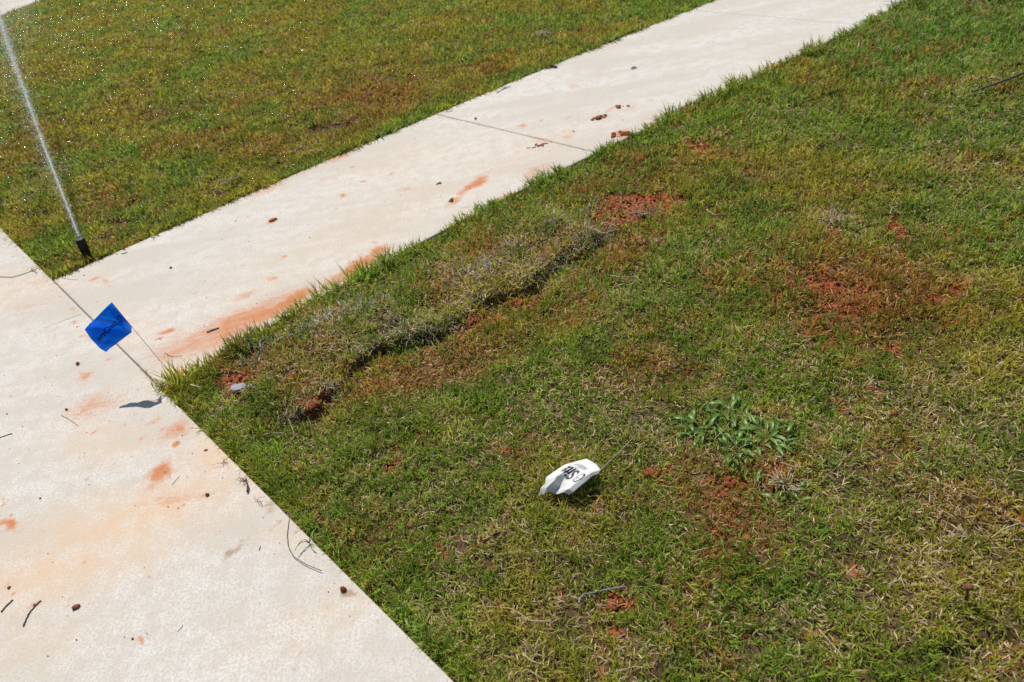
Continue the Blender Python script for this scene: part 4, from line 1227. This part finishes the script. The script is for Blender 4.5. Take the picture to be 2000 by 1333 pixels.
for i in range(40):
    for j in range(50):
        u, v = i / 39, j / 49
        env = min(1, 6 * u) * min(1, 6 * (1 - u)) * min(1, 5 * v) * min(1, 5 * (1 - v))
        tr = -.011 * math.exp(-((v - .42 - .10 * u) / .13) ** 2) * (.1 + .9 * sstep(.5, .85, np.array(u))) + .005 * math.exp(-((v - .72) / .12) ** 2) * float(sstep(.2, .7, np.array(u)))
        tr += .002 * math.sin(7 * v + 3 * u) * (1 - u) - .004 * math.exp(-((u - .1) / .1) ** 2 - ((v - .35) / .15) ** 2)
        P[i, j] += nr * tr * env
wg = G(1258, 828, WZ - .01)
make_flag("marker_flag", "crumpled white marker flag with black print lying in the grass on its bent wire", P, MAT_WFLAG, MAT_INK, True,
          [wg, zg(1240, 852, .016), zg(1210, 883, .040), zg(1173, 918, .052), zg(1158, 929.5, .047), zg(1136, 948, .041), zg(1111.3, 967, .033)], .0011, MAT_GWIRE, .127, .102, .050, .035, .038)

# ------------------------------------------------------------------ sprinkler and its water
sp = G(172, 503); sz0 = surf_z(sp[0], sp[1]); nzl = np.array([sp[0] + .004, sp[1], .092])
spr = empty("sprinkler", (sp[0], sp[1], sz0), "black pop-up sprinkler head spraying a jet at the corner of the upper lawn", "sprinkler")
base = np.array([sp[0], sp[1], sz0])


def lathe(prof, n=32, tilt=np.zeros(3)):
    V, Fc = [], []
    for (r, z) in prof:
        for k in range(n):
            a = 2 * math.pi * k / n; V.append(np.array([r * math.cos(a), r * math.sin(a), z]) + tilt * z)
    m = len(prof)
    for i in range(m - 1):
        for k in range(n): Fc.append((i * n + k, i * n + (k + 1) % n, (i + 1) * n + (k + 1) % n, (i + 1) * n + k))
    Fc.append(tuple(range(n))[::-1]); Fc.append(tuple((m - 1) * n + k for k in range(n)))
    return V, Fc


tl = np.array([.04, 0, 0])
link_mesh("riser", *lathe([(.018, -.04), (.0195, .0), (.0198, .06), (.0205, .062), (.0208, .100), (.0200, .105)], 32, tl), MAT_BLACK, spr, True)
MAT_CAP = simple_mat("grey rubber cap", (.035, .037, .04), (.06, .062, .065), 80, .6)
cap = link_mesh("cap", *lathe([(.0196, .1045), (.0192, .1075), (.0176, .1092), (.004, .1096)], 32, tl), MAT_CAP, spr, True)
link_mesh("nozzle", *tube_data([(.004, 0, .104), (-.002, .012, .1085), (-.006, .0195, .111)], [.005, .0045, .0035], 10), MAT_BLACK, cap, True)
link_mesh("collar", *lathe([(.029, -.03), (.030, .004), (.028, .008), (.0215, .009), (.0212, .004)], 32), MAT_BLACK, spr, True)


def water_material(name, alpha):
    m, nt, p, out = new_mat(name)
    p.inputs["Base Color"].default_value = (.86, .90, .94, 1); p.inputs["Roughness"].default_value = .35
    p.inputs["Specular IOR Level"].default_value = .8
    t = N(nt, "ShaderNodeBsdfTranslucent"); t.inputs[0].default_value = (.88, .92, .96, 1)
    mx = N(nt, "ShaderNodeMixShader"); mx.inputs[0].default_value = .5
    nt.links.new(p.outputs[0], mx.inputs[1]); nt.links.new(t.outputs[0], mx.inputs[2])
    tr = N(nt, "ShaderNodeBsdfTransparent")
    m2 = N(nt, "ShaderNodeMixShader")
    at = N(nt, "ShaderNodeVertexColor"); at.layer_name = "Col"
    tc = N(nt, "ShaderNodeTexCoord")
    sep = N(nt, "ShaderNodeSeparateColor"); nt.links.new(at.outputs[0], sep.inputs[0])
    f = maprange(nt, noise(nt, 26, 4, .7, tc.outputs["Object"]), .35, .65, .45, 1.3, False)
    nt.links.new(math_(nt, 'MULTIPLY', math_(nt, 'MULTIPLY', sep.outputs[0], f), alpha), m2.inputs[0])
    nt.links.new(tr.outputs[0], m2.inputs[1]); nt.links.new(mx.outputs[0], m2.inputs[2]); nt.links.new(m2.outputs[0], out.inputs[0])
    return m


MAT_JET = water_material("spray water", 1.0)
v0, el, az = 10.0, math.radians(25), math.radians(-24)
vd = np.array([math.sin(az) * math.cos(el), math.cos(az) * math.cos(el), math.sin(el)]) * v0
start = base + np.array([-.004, .02, .111])
jet = lambda t: start + np.outer(t, vd) - np.outer(t * t * 4.9, [0, 0, 1.0])
T = np.linspace(0, .62, 150); J = jet(T)
parts, cols = [], []
for sheath, (rk, ak) in enumerate([(.65, .54), (1.6, .10), (3.0, .04), (5.5, .02)]):
    rad = (.0034 + .011 * (T / .6) + .006 * (vnoise(T * 45, T * 0 + 3, 5) - .5) * sstep(.03, .2, T)) * rk
    wob = np.c_[vnoise(T * 18, T * 0, 21) - .5, T * 0, vnoise(T * 22, T * 0, 23) - .5] * (.05 * T)[:, None] * rk
    parts.append(tube_data(J - start + wob, list(np.clip(rad, .002, 1)), 10))
    al_ = np.clip(ak * (.95 * np.exp(-T / .10) + .02) * (1.1 * sstep(.25, .8, vnoise(T * 45, T * 0 + 9 + sheath, 8)) * sstep(.02, .12, T) + .45 + .4 * (1 - sstep(.02, .12, T))), 0, .8) * (1 - sstep(.35, .6, T))
    cols.append(np.repeat(al_, 10)[:, None] * np.ones((1, 3)))
V, Fc = join_data(parts)
core = link_mesh("water_jet", V, Fc, MAT_JET, smooth=True, colors=np.concatenate(cols)); core.location = tuple(start)
tag(core, "thin white jet of water shooting up from the sprinkler head", "water jet", kind="stuff")
# droplets torn off the jet and drifting mist
n = 60000
t = rng.random(n) ** .8 * .85
pj = jet(t)
spread = .003 + .10 * t ** 1.2
mist = rng.random(n) < .5
off = rng.normal(0, 1, (n, 3)) * spread[:, None]
off[mist] *= 2.6; off[mist] += np.c_[-rng.random(n) * .5 * t, np.zeros(n), -rng.random(n) ** 1.5 * 1.1 * t][mist]
Pd = pj + off
Pd = Pd[Pd[:, 2] > .01]; n = len(Pd)
Rd = np.clip(rng.lognormal(-7.3, .5, n), .0003, .0035)
n2_ = 8000
t2 = rng.random(n2_) ** .9 * .6
t2 = t2[rng.random(n2_) < .25 + .9 * sstep(.35, .7, vnoise(t2 * 45, t2 * 0 + 9, 8))]; n2_ = len(t2)
Pd = np.concatenate([Pd, jet(t2) + rng.normal(0, 1, (n2_, 3)) * (.0012 + .055 * t2 ** 1.25)[:, None]])
Rd = np.concatenate([Rd, np.clip(rng.lognormal(-6.5, .4, n2_), .0006, .004)]); n = len(Pd)
cd = np.full((n, 3), .8)
v8 = np.array([[1, 0, 0], [-1, 0, 0], [0, 1, 0], [0, -1, 0], [0, 0, 1], [0, 0, -1.0]]); f8 = np.array([[0, 2, 4], [2, 1, 4], [1, 3, 4], [3, 0, 4], [2, 0, 5], [1, 2, 5], [3, 1, 5], [0, 3, 5]])
pebbles("water_spray", "fine droplets and mist drifting round the sprinkler jet", "water spray", Pd, Rd, MAT_JET, cd, 1.0, (v8, f8), .1)

MAT_DROP, nt_, p_, o_ = new_mat("drop water")
tc_ = N(nt_, "ShaderNodeTexCoord")
nt_.links.new(mixc(nt_, noise(nt_, 50, 2, .5, tc_.outputs["Object"]), (.86, .88, .86), (.92, .94, .93)), p_.inputs["Base Color"])
p_.inputs["Roughness"].default_value = .30; p_.inputs["Metallic"].default_value = 1.0   # stands in for the strong total reflection of a drop
# drops glinting on the wet upper lawn
P = sample_area(330, rmin=2.5, expo=.9, rref=4)
x, y = P[:, 0], P[:, 1]; d = slab_dist(x, y)[0]; s, t = x * W[0] + y * W[1], x * WN[0] + y * WN[1]
px, py, pw = project(np.c_[P, np.zeros(len(P))])
k = (d > .02) & (t < tU(s)) & (rng.random(len(P)) < np.clip(.95 - .0011 * px, .03, 1) * (.5 + fbm(x, y, 3, 2, 4)))
P = P[k]; x, y = x[k], y[k]; n = len(P)
dist = np.hypot(x, y)
R = rng.lognormal(-6.85, .55, n) * np.clip(dist / 4.5, .8, 2.2)
R = np.clip(R, .0005, .0075)
pebbles("water_drops", "sparkling water drops on the blades of the wet upper lawn", "water drops", np.c_[P, height(x, y)[0] + rng.uniform(.024, .04, n)], R, MAT_DROP, np.full((n, 3), 1.3), 1.0, I1, .05)
print('drops', n)
